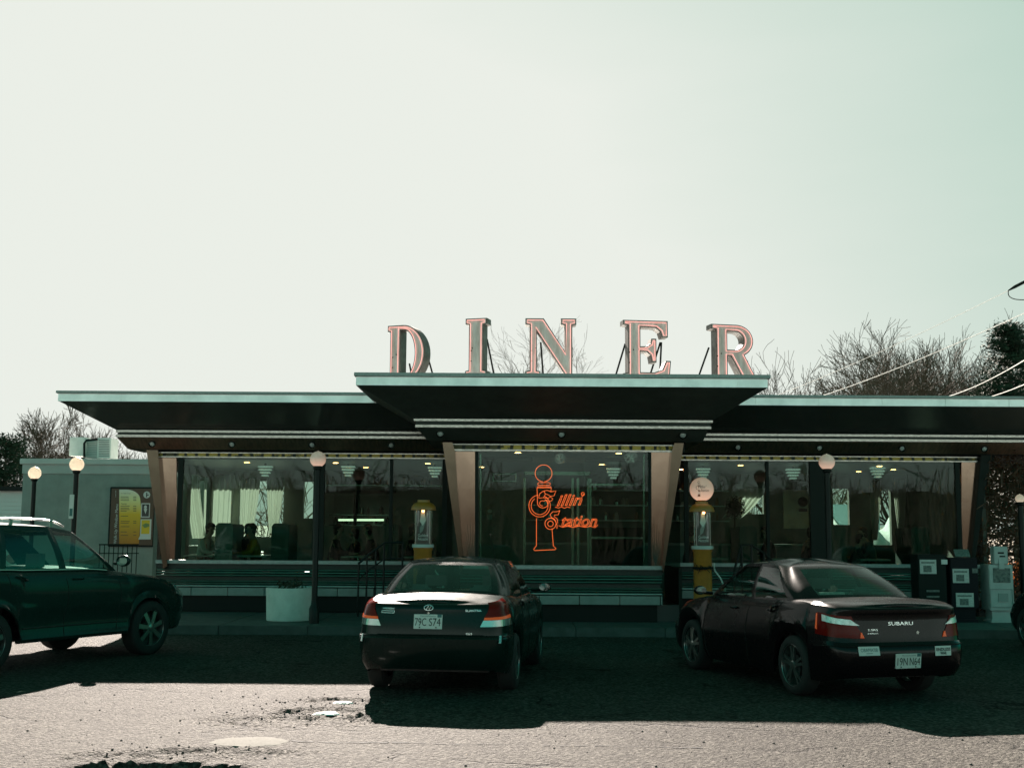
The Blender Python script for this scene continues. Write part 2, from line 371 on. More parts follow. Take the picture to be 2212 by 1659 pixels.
def snow(px, py, rx, ry, lab):
    c = at(px, py, 2600*1.75/(py-1145)); m = MB(); n = 26
    rings = []
    for k, (s, z) in enumerate([(1, 0.0), (0.85, 0.010), (0.5, 0.016), (0.15, 0.018)]):
        rings += [(c.x+rx*s*math.cos(a)*(1+0.8*vnoise(math.cos(a)*2.6+px, math.sin(a)*1.6, 2)), c.y+ry*s*math.sin(a)*(1+0.8*vnoise(math.cos(a)*2.6, math.sin(a)*1.6+px, 6)), z-0.01) for a in [i*2*math.pi/n for i in range(n)]]
    fs = [(k*n+j, k*n+(j+1) % n, (k+1)*n+(j+1) % n, (k+1)*n+j) for k in range(3) for j in range(n)] + [tuple(3*n+j for j in range(n)), tuple(range(n))]
    m.add(rings, fs); tag(m.build('snow_patch', M_snow), lab, 'snow', 'scraps of old snow in the pothole')
snow(706, 1527, 0.13, 0.10, 'larger scrap of white snow in the pothole left of the green sedan shadow')
snow(744, 1505, 0.09, 0.06, 'smaller scrap of white snow in the pothole, nearer the green sedan')
# the long thin crack leading right from the filler patch
ck = MB(); rr = random.Random(12); x = pc.x+0.34; y = 10.33; pts = []
while x < 1.6:
    pts.append((x, y)); x += rr.uniform(0.02, 0.06); y += rr.gauss(-0.0005, 0.012)
top_, bot_ = [], []
for x, y in pts:
    w = max(0.003, rr.gauss(0.011, 0.006))*(1.5 if x < -0.9 else 0.8); top_.append((x, y+w)); bot_.append((x, y-w))
for i in range(len(pts)-1):
    if rr.random() < 0.14: continue
    ck.add([(*bot_[i], gz(*bot_[i])+0.0035), (*bot_[i+1], gz(*bot_[i+1])+0.0035), (*top_[i+1], gz(*top_[i+1])+0.0035), (*top_[i], gz(*top_[i])+0.0035)], [(0, 1, 2, 3)])
tag(ck.build('asphalt_crack', mat('crack_dirt', (0.006, 0.006, 0.006), 0.95)), kind='structure')
# a line of loose stones
m = MB(); rr = random.Random(3)
for i in range(380):
    x = rr.uniform(-4.6, 4.6); y = rr.uniform(8.7, 13.5)
    if rr.random() < 0.5: x = rr.gauss(-1.9, 0.5); y = rr.gauss(12.1, 0.45)
    if rr.random() < 0.15: x = rr.gauss(-2.75, 0.45); y = rr.gauss(9.75, 0.3)
    s = rr.uniform(0.004, 0.013); m.sphere((x, y, gz(x, y)+s*0.4), s, 6, (1, 0.8, 0.7))
tag(m.build('loose_gravel', mat('dark_stone', (0.03, 0.03, 0.03), 0.8)), kind='stuff')

# sidewalk with a real kerb, running along the diner
YK = 20.55
sw = MB()
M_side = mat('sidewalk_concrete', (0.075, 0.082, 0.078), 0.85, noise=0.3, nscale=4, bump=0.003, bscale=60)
kx = -6.4
while kx < 16:
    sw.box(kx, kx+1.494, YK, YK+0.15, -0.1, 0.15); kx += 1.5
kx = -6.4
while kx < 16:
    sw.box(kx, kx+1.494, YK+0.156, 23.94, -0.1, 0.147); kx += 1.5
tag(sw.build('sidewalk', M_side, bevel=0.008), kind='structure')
# far field behind the diner: brown winter ground rising to a low bank
fm = MB(); M_field = mat('winter_grass', (0.13, 0.095, 0.05), 0.95, noise=0.5, nscale=0.6, bump=0.05, bscale=6)
n = 40; vs = []
for j in range(12):
    for i in range(n+1):
        x = -160+320*i/n; y = 40+22*j
        vs.append((x, y, -0.25 + 0.0*j + (0 if j == 0 else 0.28*j*0.9 + 0.9*vnoise(x*0.03, y*0.03))))
fm.add(vs, [(j*(n+1)+i, j*(n+1)+i+1, (j+1)*(n+1)+i+1, (j+1)*(n+1)+i) for j in range(11) for i in range(n)])
tag(fm.build('field', M_field, smooth=True), kind='structure')

# ------------------------------------------------------------------ the diner
D = thing('diner_building', 'long low stainless steel diner with flared dark roof overhang and projecting glazed entrance', 'building', (0.8, 24, 0))
YE, YB, YP, YG = 22.5, 23.55, 23.9, 24.05     # wing: eave, bands, panel bottom, glass
zl1, zl0, zf0 = Z(297, YE), Z(291.5, YE), Z(275, YE)
XL, XR = X(125, YE, 276), 13.5
XLb = X(252, YB, 213); XRb = 12.3
YBACK = 29.3
def seams(mb, xa, xb, ya, z0, z1, step, first=0.0):
    x = xa + first
    while x < xb:
        mb.box(x-0.006, x+0.006, ya-0.004, ya, z0, z1); x += step
# roofs
XC, YCUT = X(330, 24.05, 0)+0.02, 25.0      # left overhang cut short out of view, so sunlight reaches the lot
def Lpoly(x0, y0, x1, y1, z, d=0.0): return [(x0, y0, z), (x1, y0, z), (x1, y1, z), (XC, y1, z), (XC, YCUT-d, z), (x0, YCUT-d, z)]
def polyloft(mb, a, b):
    n = len(a); mb.add(a+b, [(i, (i+1) % n, n+(i+1) % n, n+i) for i in range(n)]+[tuple(range(n-1, -1, -1)), tuple(range(n, 2*n))])
r = MB(); r.prism(Lpoly(XL-0.03, YE-0.05, XR, YBACK+1, zl0), (0, 0, zl1-zl0))
r.build('roof_edge', M_lip, D, bevel=0.006)
def panelled(mb, x0, x1, y0, y1, z0, z1, step, gap=0.016):
    x = x0
    while x < x1 - 0.01:
        e = min(x+step, x1); mb.box(x, e-gap, y0, y1, z0, z1); x = e
r = MB(); panelled(r, XL, XR, YE, YE+0.05, zf0, zl0-0.003, X(510, YE, 280)-X(373, YE, 280)); r.box(XL+0.01, XR, YE+0.012, YE+0.06, zf0+0.003, zl0-0.004)
r.box(XL, XL+0.05, YE+0.06, YCUT, zf0, zl0-0.003)
r.build('fascia', M_fascia, D)
zb1 = Z(213, YB)
# flared soffit = inverted frustum
def frustum(mb, o, zt, i_, zb):
    (a0, a1, b0, b1), (c0, c1, d0, d1) = o, i_
    mb.add([(a0,b0,zt),(a1,b0,zt),(a1,b1,zt),(a0,b1,zt),(c0,d0,zb),(c1,d0,zb),(c1,d1,zb),(c0,d1,zb)],
           [(0,1,5,4),(1,2,6,5),(2,3,7,6),(3,0,4,7),(0,3,2,1),(4,5,6,7)])
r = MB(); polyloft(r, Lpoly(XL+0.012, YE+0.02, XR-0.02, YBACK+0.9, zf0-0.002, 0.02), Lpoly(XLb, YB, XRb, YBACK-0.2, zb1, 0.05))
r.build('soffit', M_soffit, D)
def zbnd(h0, h1, Yy): return Z(h0, Yy), Z(h1, Yy)
r = MB()
for h0, h1, pr in ((213, 208, 0.05), (203, 197.5, 0.05)):
    a, b = Z(h0, YB), Z(h1, YB); x = XC
    r.box(XLb, XC-0.006, YB-pr, YCUT-0.08, b+0.001, a-0.001)
    while x < XRb: r.box(x, min(x+4.1, XRb)-0.006, YB-pr, YBACK-0.3, b+0.001, a-0.001); x += 4.1
    
r.build('trim_band', M_band, D, bevel=0.004)
M_rust = bpy.data.materials.new('rusty_groove'); M_rust.use_nodes = True
def groove_mat(m, yellow, dark, scale, thr, brick=False):
    nt = m.node_tree; N = nt.nodes; L = nt.links; b = N['Principled BSDF']; b.inputs['Roughness'].default_value = 0.6
    t = N.new('ShaderNodeTexCoord'); mp = N.new('ShaderNodeMapping'); L.new(t.outputs['Object'], mp.inputs[0])
    n = N.new('ShaderNodeTexNoise'); n.inputs['Scale'].default_value = scale; n.inputs['Detail'].default_value = 5; n.inputs['Roughness'].default_value = 0.75; L.new(mp.outputs[0], n.inputs[0])
    n1 = N.new('ShaderNodeTexNoise'); n1.inputs['Scale'].default_value = 0.9; L.new(mp.outputs[0], n1.inputs[0])
    s = N.new('ShaderNodeMath'); s.operation = 'ADD'; L.new(n.outputs[0], s.inputs[0]); L.new(n1.outputs[0], s.inputs[1])
    r = N.new('ShaderNodeValToRGB'); e = r.color_ramp.elements; e[0].position = thr; e[0].color = (*dark, 1); e[1].position = thr+0.06; e[1].color = (*yellow, 1)
    L.new(s.outputs[0], r.inputs[0]); last = r.outputs[0]
    if brick:
        w = N.new('ShaderNodeTexWave'); w.wave_type = 'BANDS'; w.bands_direction = 'X'; w.inputs['Scale'].default_value = 1.45; w.inputs['Distortion'].default_value = 1.2; w.inputs['Detail Scale'].default_value = 3
        L.new(mp.outputs[0], w.inputs[0])
        r2 = N.new('ShaderNodeValToRGB'); e = r2.color_ramp.elements; e[0].position = 0.12; e[0].color = (0.02, 0.02, 0.015, 1); e[1].position = 0.25; e[1].color = (1, 1, 1, 1)
        L.new(w.outputs[0], r2.inputs[0])
        mx = N.new('ShaderNodeMix'); mx.data_type = 'RGBA'; mx.blend_type = 'MULTIPLY'; mx.inputs[0].default_value = 1
        L.new(last, mx.inputs[6]); L.new(r2.outputs[0], mx.inputs[7]); last = mx.outputs[2]
    L.new(last, b.inputs['Base Color'])
groove_mat(M_rust, (0.42, 0.20, 0.05), (0.02, 0.025, 0.02), 9, 1.08)
M_tile = bpy.data.materials.new('yellow_worn_tiles'); M_tile.use_nodes = True
groove_mat(M_tile, (0.62, 0.42, 0.08), (0.10, 0.08, 0.03), 7, 0.96, True)
r = MB(); r.prism(Lpoly(XLb+0.03, YB-0.02, XRb-0.03, YBACK-0.35, Z(203, YB)+0.003, 0.1), (0, 0, Z(208, YB)-Z(203, YB)-0.006))
r.build('trim_groove', M_rust, D)
r = MB(); zp1, zp0 = Z(197, YB)-0.003, Z(172, YP)
polyloft(r, Lpoly(XLb+0.02, YB-0.03, XRb-0.05, YBACK-0.4, zp1, 0.12), Lpoly(X(278, YP, 172), YP-0.05, XRb-0.3, YBACK-0.5, zp0, 0.14))
M_warmp = mat('brushed_panel_reflect_tint', (0.85, 0.62, 0.48), 0.34, 1.0, noise=0.25, nscale=5, bump=0.003, bscale=3, stretch=(4, 1, 1))  # copper tint imitates sunlit ground mirrored along the panel
r.build('light_panel', M_warmp, D)
r = MB(); r.box(X(278, YP, 172)+0.03, XRb-0.35, YP-0.03, YCUT-0.2, zp0-0.012, zp0-0.004); r.box(XC+0.02, XRb-0.35, YCUT-0.2, YBACK-0.6, zp0-0.012, zp0-0.004); r.build('underside', M_frame, D)  # dark sheet added to hide bright reflections on the panel's bottom
# recess above the glass, tiles and their two lips
XWL, XWR = X(318, YG, 165), X(2150, YG, 165)
r = MB(); r.box(XWL, XWR, YG+0.02, YG+0.2, Z(157, YG), zp0+0.02); r.build('head_panel', M_frame, D)
def rail(x0, x1, h0, h1, y0, y1, name, m, par=D, bev=0.003):
    q = MB(); q.box(x0, x1, y0, y1, Z(h1, YG if y0 > 23 else 21.8), Z(h0, YG if y0 > 23 else 21.8)); return q.build(name, m, par, bevel=bev)
XV0, XV1 = X(958, 21.8, 0)+0.05, X(1478, 21.8, 0)-0.05   # entrance block: side walls
XG0, XG1 = X(345, YG, 100), X(2118, YG, 100)
for a, b in ((XG0-0.03, XV0-0.02), (XV1+0.02, XG1+0.03)):
    rail(a, b, 166, 164, YG-0.03, YG+0.019, 'head_lip', M_band); rail(a, b, 157, 154.5, YG-0.035, YG+0.019, 'head_lip', M_band)
    q = MB(); q.box(a+0.02, b-0.02, YG-0.012, YG+0.018, Z(163.7, YG), Z(157.3, YG)); q.build('tile_strip', M_tile, D)
zsill = Z(-66, YG)
ZS = [(-66, -74, 0.10, 'sill', M_lip), ]
FLOORZ = 0.45
def base_stack(x0, x1, yf, name_m=None):
    k = (1.75-Z(-66, YG))/66.0
    def z(h): return 1.75 + h*k
    q = MB(); q.box(x0, x1, yf-0.08, yf+0.1, z(-74), z(-66)-0.003); q.build('sill', M_lip, D, bevel=0.006)
    q = MB(); q.box(x0+0.02, x1-0.02, yf-0.02, yf+0.1, z(-85), z(-74)-0.003); q.build('tile_strip', M_rust, D)
    q = MB()
    for (a, b) in ((-85, -90), (-91, -95.5), (-96.5, -101.5)):
        zc = (z(a)+z(b))/2; hh = (z(a)-z(b))/2
        n = 6; pts = [(yf+0.0 - 0.035*math.sin(math.pi*i/n), zc+hh*math.cos(math.pi*i/n)) for i in range(n+1)]
        q.prism([(x0+0.02, y_, z_) for y_, z_ in pts] + [(x0+0.02, yf+0.1, zc-hh), (x0+0.02, yf+0.1, zc+hh)], (x1-x0-0.04, 0, 0))
    for (a, b) in ((-110, -113), (-114, -118), (-119, -125)):
        zc = (z(a)+z(b))/2; hh = (z(a)-z(b))/2
        n = 6; pts = [(yf - 0.03*math.sin(math.pi*i/n), zc+hh*math.cos(math.pi*i/n)) for i in range(n+1)]
        q.prism([(x0+0.02, y_, z_) for y_, z_ in pts] + [(x0+0.02, yf+0.1, zc-hh), (x0+0.02, yf+0.1, zc+hh)], (x1-x0-0.04, 0, 0))
    q.build('ribbed_band', M_rib, D, smooth=True)
    q = MB(); q.box(x0+0.04, x1-0.04, yf+0.02, yf+0.1, z(-110), z(-101.7)); q.build('trim_groove', M_rust, D)
    q = MB(); panelled(q, x0, x1, yf-0.03, yf+0.1, z(-142), z(-125.3), 0.72); q.build('base_panel', mat('dull_base_panel', (0.20, 0.25, 0.235), 0.5, noise=0.2, nscale=4), D)
    q = MB(); q.box(x0+0.1, x1-0.1, yf+0.06, yf+0.3, 0.149, z(-142.2)); q.build('plinth', M_black, D)
base_stack(XG0, XV0-0.02, YG)
base_stack(XV1+0.02, XG1, YG)
# wing posts, glass, end panels
def frame_box(px0, px1, Yy, h0, h1, m, name, dy0=-0.03, dy1=0.06, href=40):
    q = MB(); q.box(X(px0, Yy, href), X(px1, Yy, href), Yy+dy0, Yy+dy1, Z(h1, Yy), Z(h0, Yy)); return q.build(name, m, D, bevel=0.004)
GT, GB = 154.3, -65.8
for a, b in ((382, 393), (676, 700), (841, 848), (955, 975), (1478, 1487), (1655, 1662), (1750, 1790), (2066, 2076)):
    frame_box(a, b, YG, GT, GB, M_frame, 'mullion')
for a, b in ((393, 676), (700, 841), (848, 955), (1487, 1655), (1662, 1750), (1790, 2066)):
    q = MB(); q.box(X(a, YG, 40)+0.002, X(b, YG, 40)-0.002, YG+0.01, YG+0.016, Z(GB, YG), Z(GT, YG)); q.build('window_pane', M_glass, D)
def quadpanel(name, pts, Yy, dy, m, par=D):
    q = MB(); q.prism([at(px, py, Yy) for px, py in pts], (0, dy, 0)); return q.build(name, m, par, bevel=0.004)
quadpanel('end_panel', [(342, 989), (381, 989), (381, 1208), (362, 1208)], YG, 0.05, M_endp)
quadpanel('pylon', [(316, 971), (341, 971), (361, 1222), (352, 1229)], YG-0.14, 0.2, M_pylon)
quadpanel('end_panel', [(2077, 993), (2118, 993), (2100, 1211), (2077, 1211)], YG, 0.05, M_endp)
quadpanel('pylon', [(2120, 975), (2142, 975), (2103, 1235), (2096, 1235)], YG-0.14, 0.2, M_frame)
# back and end walls with window openings, ceiling, floor
def wall_with_holes(name, x0, x1, z0, z1, y0, y1, holes, m, par):
    q = MB(); xs_ = sorted({x0, x1, *[h[0] for h in holes], *[h[1] for h in holes]})
    for a, b in zip(xs_[:-1], xs_[1:]):
        hs = sorted([(h[2], h[3]) for h in holes if h[0] <= a+1e-6 and h[1] >= b-1e-6])
        z = z0
        for h0, h1 in hs: q.box(a, b, y0, y1, z, h0); z = h1
        q.box(a, b, y0, y1, z, z1)
    return q.build(name, m, par)
YW = 28.6
M_int = mat('interior_wall', (0.13, 0.145, 0.12), 0.6, noise=0.2, nscale=3)
M_ceil = mat('interior_ceiling', (0.10, 0.12, 0.105), 0.4, noise=0.1)
M_floor = mat('interior_floor', (0.05, 0.05, 0.05), 0.3)
def bh(p0, p1, h0, h1): return (X(p0, YW, 40), X(p1, YW, 40), Z(h0, YW), Z(h1, YW))
holes = [bh(400, 500, -35, 105), bh(515, 612, -15, 105), bh(655, 677, 25, 104), bh(700, 845, 10, 78), bh(1590, 1650, 40, 95), bh(1800, 1835, 18, 96), bh(1885, 1925, -25, 95), bh(2005, 2068, -25, 105)]
XI0, XI1 = X(330, YG, 0), X(2135, YG, 0)
kit = holes.pop(3)
wall_with_holes('back_wall', XI0, XI1, 0.149, zp0+0.05, YW, YW+0.15, holes+[kit], M_int, D)
q = MB(); q.box(XI0, XI1, YG+0.1, YW, 0.149, FLOORZ); q.build('floor', M_floor, D)
q = MB(); q.box(XI0, XI1, YG+0.21, YW, Z(150, YG)+0.02, Z(150, YG)+0.1); q.build('ceiling', M_ceil, D)
q = MB(); q.box(XI0, XI0+0.08, YG+0.07, YW-0.002, FLOORZ, 1.1); q.box(XI0, XI0+0.08, YG+0.07, YW-0.002, 2.95, zp0); q.box(XI0, XI0+0.08, YG+0.07, YG+0.7, 1.1, 2.95); q.box(XI0, XI0+0.08, 26.2, 26.5, 1.1, 2.95); q.box(XI0, XI0+0.08, 28.2, YW-.002, 1.1, 2.95)
q.build('end_wall', M_int, D)
q = MB(); q.box(XI1-0.08, XI1, YG+0.07, YW-0.002, FLOORZ, zp0); q.build('end_wall', M_int, D)
# small recessed lamps in the underside of the ceiling and the row of round lamps in the outer panel
M_lens = mat('lamp_lens', (0.55, 0.58, 0.55), 0.25, 0.0, spec=0.9, noise=0.4, nscale=60)
def round_lamp(px, h, Yy, rad, tilt):
    c = V((X(px, Yy, h), Yy, Z(h, Yy)))
    a = MB(); a.lathe([(rad*1.28, 0.0), (rad*1.28, 0.03), (rad*1.02, 0.035), (rad, 0.0)], n=24, axis='Y')
    rot = Matrix.Rotation(tilt, 4, 'X'); mv = Matrix.Translation(c) @ rot @ Matrix.Rotation(math.pi, 4, 'X')
    a.v = [mv @ p for p in a.v]; o = a.build('panel_light', M_frame, D, smooth=True)
    b = MB(); b.lathe([(1e-4, 0.03), (rad*0.5, 0.028), (rad*0.85, 0.02), (rad, 0.005)], n=24, axis='Y'); b.v = [mv @ p for p in b.v]
    b.build('lens', M_lens, o, smooth=True)
for px in (329, 501, 674, 845, 1594, 1770, 1948, 2126, 2300): round_lamp(px, 184, 23.66, 0.052, R(25))
M_warmlamp = mat('warm_ceiling_lamp', (1, 0.8, 0.6), 0.5, emit=(1.0, 0.62, 0.35), estr=1.6)
for px in (533, 725, 924, 1300, 1600, 1900):
    q = MB(); q.lathe([(1e-4, 0), (0.06, 0)], (X(px, 25.2, 140), 25.2, Z(150, YG)+0.012), 16); q.build('ceiling_light', M_warmlamp, D)
for px, h, yy in ((790, 125, 27.0), (1040, 125, 26.5), (1930, 128, 26.5), (1855, 120, 27.5), (1470, 125, 27)):
    q = MB(); q.lathe([(1e-4, 0), (0.06, 0)], (X(px, yy, h), yy, Z(150, YG)+0.012), 16); q.build('ceiling_light', M_warmlamp, D)

# ---- projecting entrance block
YCE, YCB, YCP, YC = 20.0, 21.2, 21.62, 21.8
cl1, cl0, cf0 = Z(340, YCE), Z(332, YCE), Z(313, YCE)
CXL, CXR = X(769, YCE, 325), X(1660, YCE, 325)
r = MB(); r.box(CXL-0.03, CXR+0.03, YCE-0.05, 26.0, cl0, cl1); r.build('roof_edge', M_lip, D, bevel=0.006)
r = MB(); panelled(r, CXL, CXR, YCE, YCE+0.05, cf0, cl0-0.003, X(1089, YCE, 320)-X(924, YCE, 320)); r.box(CXL+0.02, CXR-0.02, YCE+0.012, YCE+0.06, cf0+0.003, cl0-0.004)
r.box(CXL, CXL+0.05, YCE+0.06, 26, cf0, cl0-0.003); r.box(CXR-0.05, CXR, YCE+0.06, 26, cf0, cl0-0.003)
r.build('fascia', M_fascia, D)
CBL, CBR = X(894, YCB, 240), X(1539, YCB, 240)
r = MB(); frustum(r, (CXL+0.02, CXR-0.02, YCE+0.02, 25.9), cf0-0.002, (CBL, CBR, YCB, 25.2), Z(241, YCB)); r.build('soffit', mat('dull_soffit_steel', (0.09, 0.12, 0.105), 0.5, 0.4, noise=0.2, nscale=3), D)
r = MB()
for h0, h1, dx in ((241, 236, 0), (228, 222.5, 0.03)):
    r.box(CBL+dx, CBR-dx, YCB-0.05, 24.0, Z(h1, YCB), Z(h0, YCB)-0.001)
r.build('trim_band', M_band, D, bevel=0.004)
r = MB(); r.box(CBL+0.04, CBR-0.04, YCB-0.015, 23.9, Z(236, YCB)+0.002, Z(228, YCB)-0.002); r.build('trim_groove', M_rust, D)
r = MB(); cp1, cp0 = Z(222.3, YCB)-0.003, Z(195, YCP)
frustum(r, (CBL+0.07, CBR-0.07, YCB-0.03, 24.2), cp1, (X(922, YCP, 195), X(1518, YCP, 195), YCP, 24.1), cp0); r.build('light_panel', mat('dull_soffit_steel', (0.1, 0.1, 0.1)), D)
for px in (951, 1213, 1475): round_lamp(px, 210, 21.36, 0.056, R(25))
PX0, PX1 = X(977, YC, 180), X(1462, YC, 180)
r = MB(); r.box(X(955, YC, 190), X(1480, YC, 190), YC+0.03, YC+0.2, Z(172, YC), cp0+0.03); r.build('head_panel', M_frame, D)
rail(PX0, PX1, 187.5, 185.5, YC-0.03, YC+0.029, 'head_lip', M_band); rail(PX0, PX1, 176, 172, YC-0.035, YC+0.029, 'head_lip', M_band)
q = MB(); q.box(PX0+0.02, PX1-0.02, YC-0.012, YC+0.028, Z(176, YC)+.002, Z(185.5, YC)-.002); q.build('tile_strip', M_tile, D)
def c4(cx, cy): return ((940+cx/3.95)*0.9955, (940+cy/3.95)*0.9955)
def cpan(name, pts, y0, dy, m): return quadpanel(name, [c4(*p) for p in pts], y0, dy, m)
cpan('end_panel', [(187, 157), (358, 157), (358, 1140), (258, 1140)], YC, 0.05, M_endp)
cpan('end_panel', [(1870, 157), (2045, 157), (1955, 1140), (1872, 1140)], YC, 0.05, M_endp)
cpan('pylon', [(80, 78), (164, 78), (186, 150), (256, 1145), (238, 1190)], YC-0.16, 0.22, M_pylon)
cpan('pylon', [(2148, 84), (2068, 84), (2046, 150), (1962, 1145), (1975, 1195)], YC-0.16, 0.22, M_pylon)
for a, b in ((360, 385), (1845, 1869)): cpan('mullion', [(a, 155), (b, 155), (b, 1140), (a, 1140)], YC-0.03, 0.1, M_frame)
cpan('window_pane', [(386, 156), (1844, 156), (1844, 1139), (386, 1139)], YC+0.01, 0.006, M_glass)
for a, b in ((400, 412), (1800, 1812)): cpan('inner_frame', [(a, 170), (b, 170), (b, 1120), (a, 1120)], YC+0.25, 0.05, M_steel)
base_stack(X(992, YC, -100), X(1432, YC, -100), YC)
# etched palm fronds on the entrance panels
M_etch = mat('etched_frond', (0.05, 0.06, 0.05), 0.5, 0.8)
for base, sgn in (((330, 1135), -1), ((1905, 1135), 1)):
    q = MB()
    for k in range(8):
        a = (-0.26+0.075*k); ln = 420-22*abs(k-3)*3
        pts = []
        for i in range(8):
            t = i/7; cx = base[0] + math.sin(a)*ln*t + 0*t; cy = base[1] - ln*t*math.cos(a)
            cx = min(max(cx, base[0]-(78 if sgn < 0 else 22)), base[0]+(26 if sgn < 0 else 60))
            px, py = c4(cx, cy); pts.append(at(px, py, YC-0.003))
        q.tube(pts, [0.006*(1-i/8)+0.0015 for i in range(8)], 4)
    q.build('etched_frond', M_etch, D)
# entrance side walls (back to the wing), inner ceiling and floor
for xx in (XV0, XV1):
    q = MB(); q.box(xx-0.03, xx+0.03, YC+0.21, YG+0.0, 0.149, 1.1); q.build('side_wall', M_frame, D); q = MB(); q.box(xx-0.03, xx+0.03, YC+0.21, YG+0.0, Z(160, YC), cp0); q.build('side_header', M_steel, D)
    q = MB(); q.box(xx-0.004, xx+0.004, YC+0.21, YG, 1.102, Z(160, YC)-0.002); q.build('window_pane', M_glass, D)
q = MB(); q.box(XV0+0.04, XV1-0.04, YC+0.11, YG+0.09, 0.149, FLOORZ); q.build('floor', M_floor, D)
q = MB(); q.box(XV0+0.04, XV1-0.04, YC+0.21, YG+0.2, Z(172, YC)+0.03, Z(172, YC)+0.1); q.build('ceiling', M_ceil, D)
for px in (1119, 1337):
    q = MB(); q.lathe([(1e-4, 0), (0.06, 0)], (X(px, 22.6, 160), 22.6, Z(172, YC)+0.025), 16); q.build('ceiling_light', M_warmlamp, D)
# inner partition with door frames seen through the entrance glass
q = MB()
for cx in (785, 1195, 1240, 1330, 1345): 
    p = at(*c4(cx, 300), 24.1); w = 0.025
    q.box(p.x-w, p.x+w, 24.1, 24.16, FLOORZ, Z(115, 24.1))
for cx0, cx1, cy in ((785, 1345, 335), (785, 1345, 348), (1345, 1800, 440), (1345, 1800, 895)):
    a = at(*c4(cx0, cy), 24.1); b = at(*c4(cx1, cy), 24.1); q.box(a.x, b.x, 24.08, 24.12, a.z-0.02, a.z+0.02)
q.build('inner_door_frame', M_steel, D, bevel=0.003)
q = MB(); a = at(*c4(850, 190), 24.0); b = at(*c4(1300, 255), 24.0); q.box(a.x, b.x, 24.0, 24.03, b.z, a.z); q.build('white_header', M_greytrim, D, bevel=0.004)
q = MB(); a = at(*c4(1345, 500), 24.3); b = at(*c4(1800, 830), 24.3); q.box(a.x, b.x, 24.35, 24.4, b.z-0.0, b.z+0.05); q.box(a.x, b.x, 24.35, 24.42, FLOORZ, b.z); q.build('inner_half_wall', M_frame, D)
# ------------------------------------------------------------------ rooftop letters
M_letside = mat('weathered_letter_side', (0.13, 0.12, 0.11), 0.5, 0.6, noise=0.4, nscale=8)
M_letface = mat('grey_letter_face', (0.72, 0.66, 0.64), 0.5, 0.0, noise=0.2, nscale=4, dirt=(0.50, 0.42, 0.39), stretch=(3, 1, 0.6))
M_neonp = mat('pink_neon_tube', (0.9, 0.4, 0.35), 0.3, emit=(1.0, 0.42, 0.38), estr=0.24)
M_neono = mat('orange_neon_tube', (0.9, 0.15, 0.05), 0.3, emit=(1.0, 0.11, 0.03), estr=0.75)
def arc(cx, cy, rx, ry, a0, a1, n=14): return [(cx+rx*math.cos(R(a0+(a1-a0)*i/n)), cy+ry*math.sin(R(a0+(a1-a0)*i/n))) for i in range(n+1)]
def shape_mesh(loops, offset=0.0, extrude=0.0, tube=0.0):
    cu = bpy.data.curves.new('s', 'CURVE'); cu.dimensions = '2D'
    for lp in loops:
        sp = cu.splines.new('POLY'); sp.points.add(len(lp)-1); sp.use_cyclic_u = True
        for i, p in enumerate(lp): sp.points[i].co = (p[0], p[1], 0, 1)
    if tube: cu.fill_mode = 'NONE'; cu.bevel_depth = tube; cu.bevel_resolution = 2; cu.offset = 0
    else: cu.fill_mode = 'BOTH'; cu.extrude = extrude
    ob = bpy.data.objects.new('s', cu); COL.objects.link(ob); bpy.context.view_layer.update()
    me = bpy.data.meshes.new_from_object(ob.evaluated_get(bpy.context.evaluated_depsgraph_get()))
    vs = [v.co.copy() for v in me.vertices]; fs = [tuple(p.vertices) for p in me.polygons]
    bpy.data.objects.remove(ob); bpy.data.curves.remove(cu); bpy.data.meshes.remove(me)
    return vs, fs
def inset(lp, d, hole=False):
    n = len(lp); A = sum(lp[i][0]*lp[(i+1) % n][1]-lp[(i+1) % n][0]*lp[i][1] for i in range(n))
    sgn = 1 if A > 0 else -1
    if hole: sgn = -sgn
    o = []
    for i in range(n):
        p0, p1, p2 = V((*lp[i-1], 0)), V((*lp[i], 0)), V((*lp[(i+1) % n], 0))
        d1 = (p1-p0); d2 = (p2-p1)
        if d1.length < 1e-6 or d2.length < 1e-6: continue
        d1.normalize(); d2.normalize()
        n1 = V((-d1.y, d1.x, 0))*sgn; n2 = V((-d2.y, d2.x, 0))*sgn
        b = n1+n2; k = b.length_squared
        b = n1 if k < 1e-4 else b * (2.0/k)
        if b.length > 2.2: b = b.normalized()*2.2
        q = p1 + b*d; o.append((q.x, q.y))
    return o
def px(lp, s, H): return [(x/s, H-y/s) for x, y in lp]
s1, s2 = 462.7, 281.0; HL = 1.124
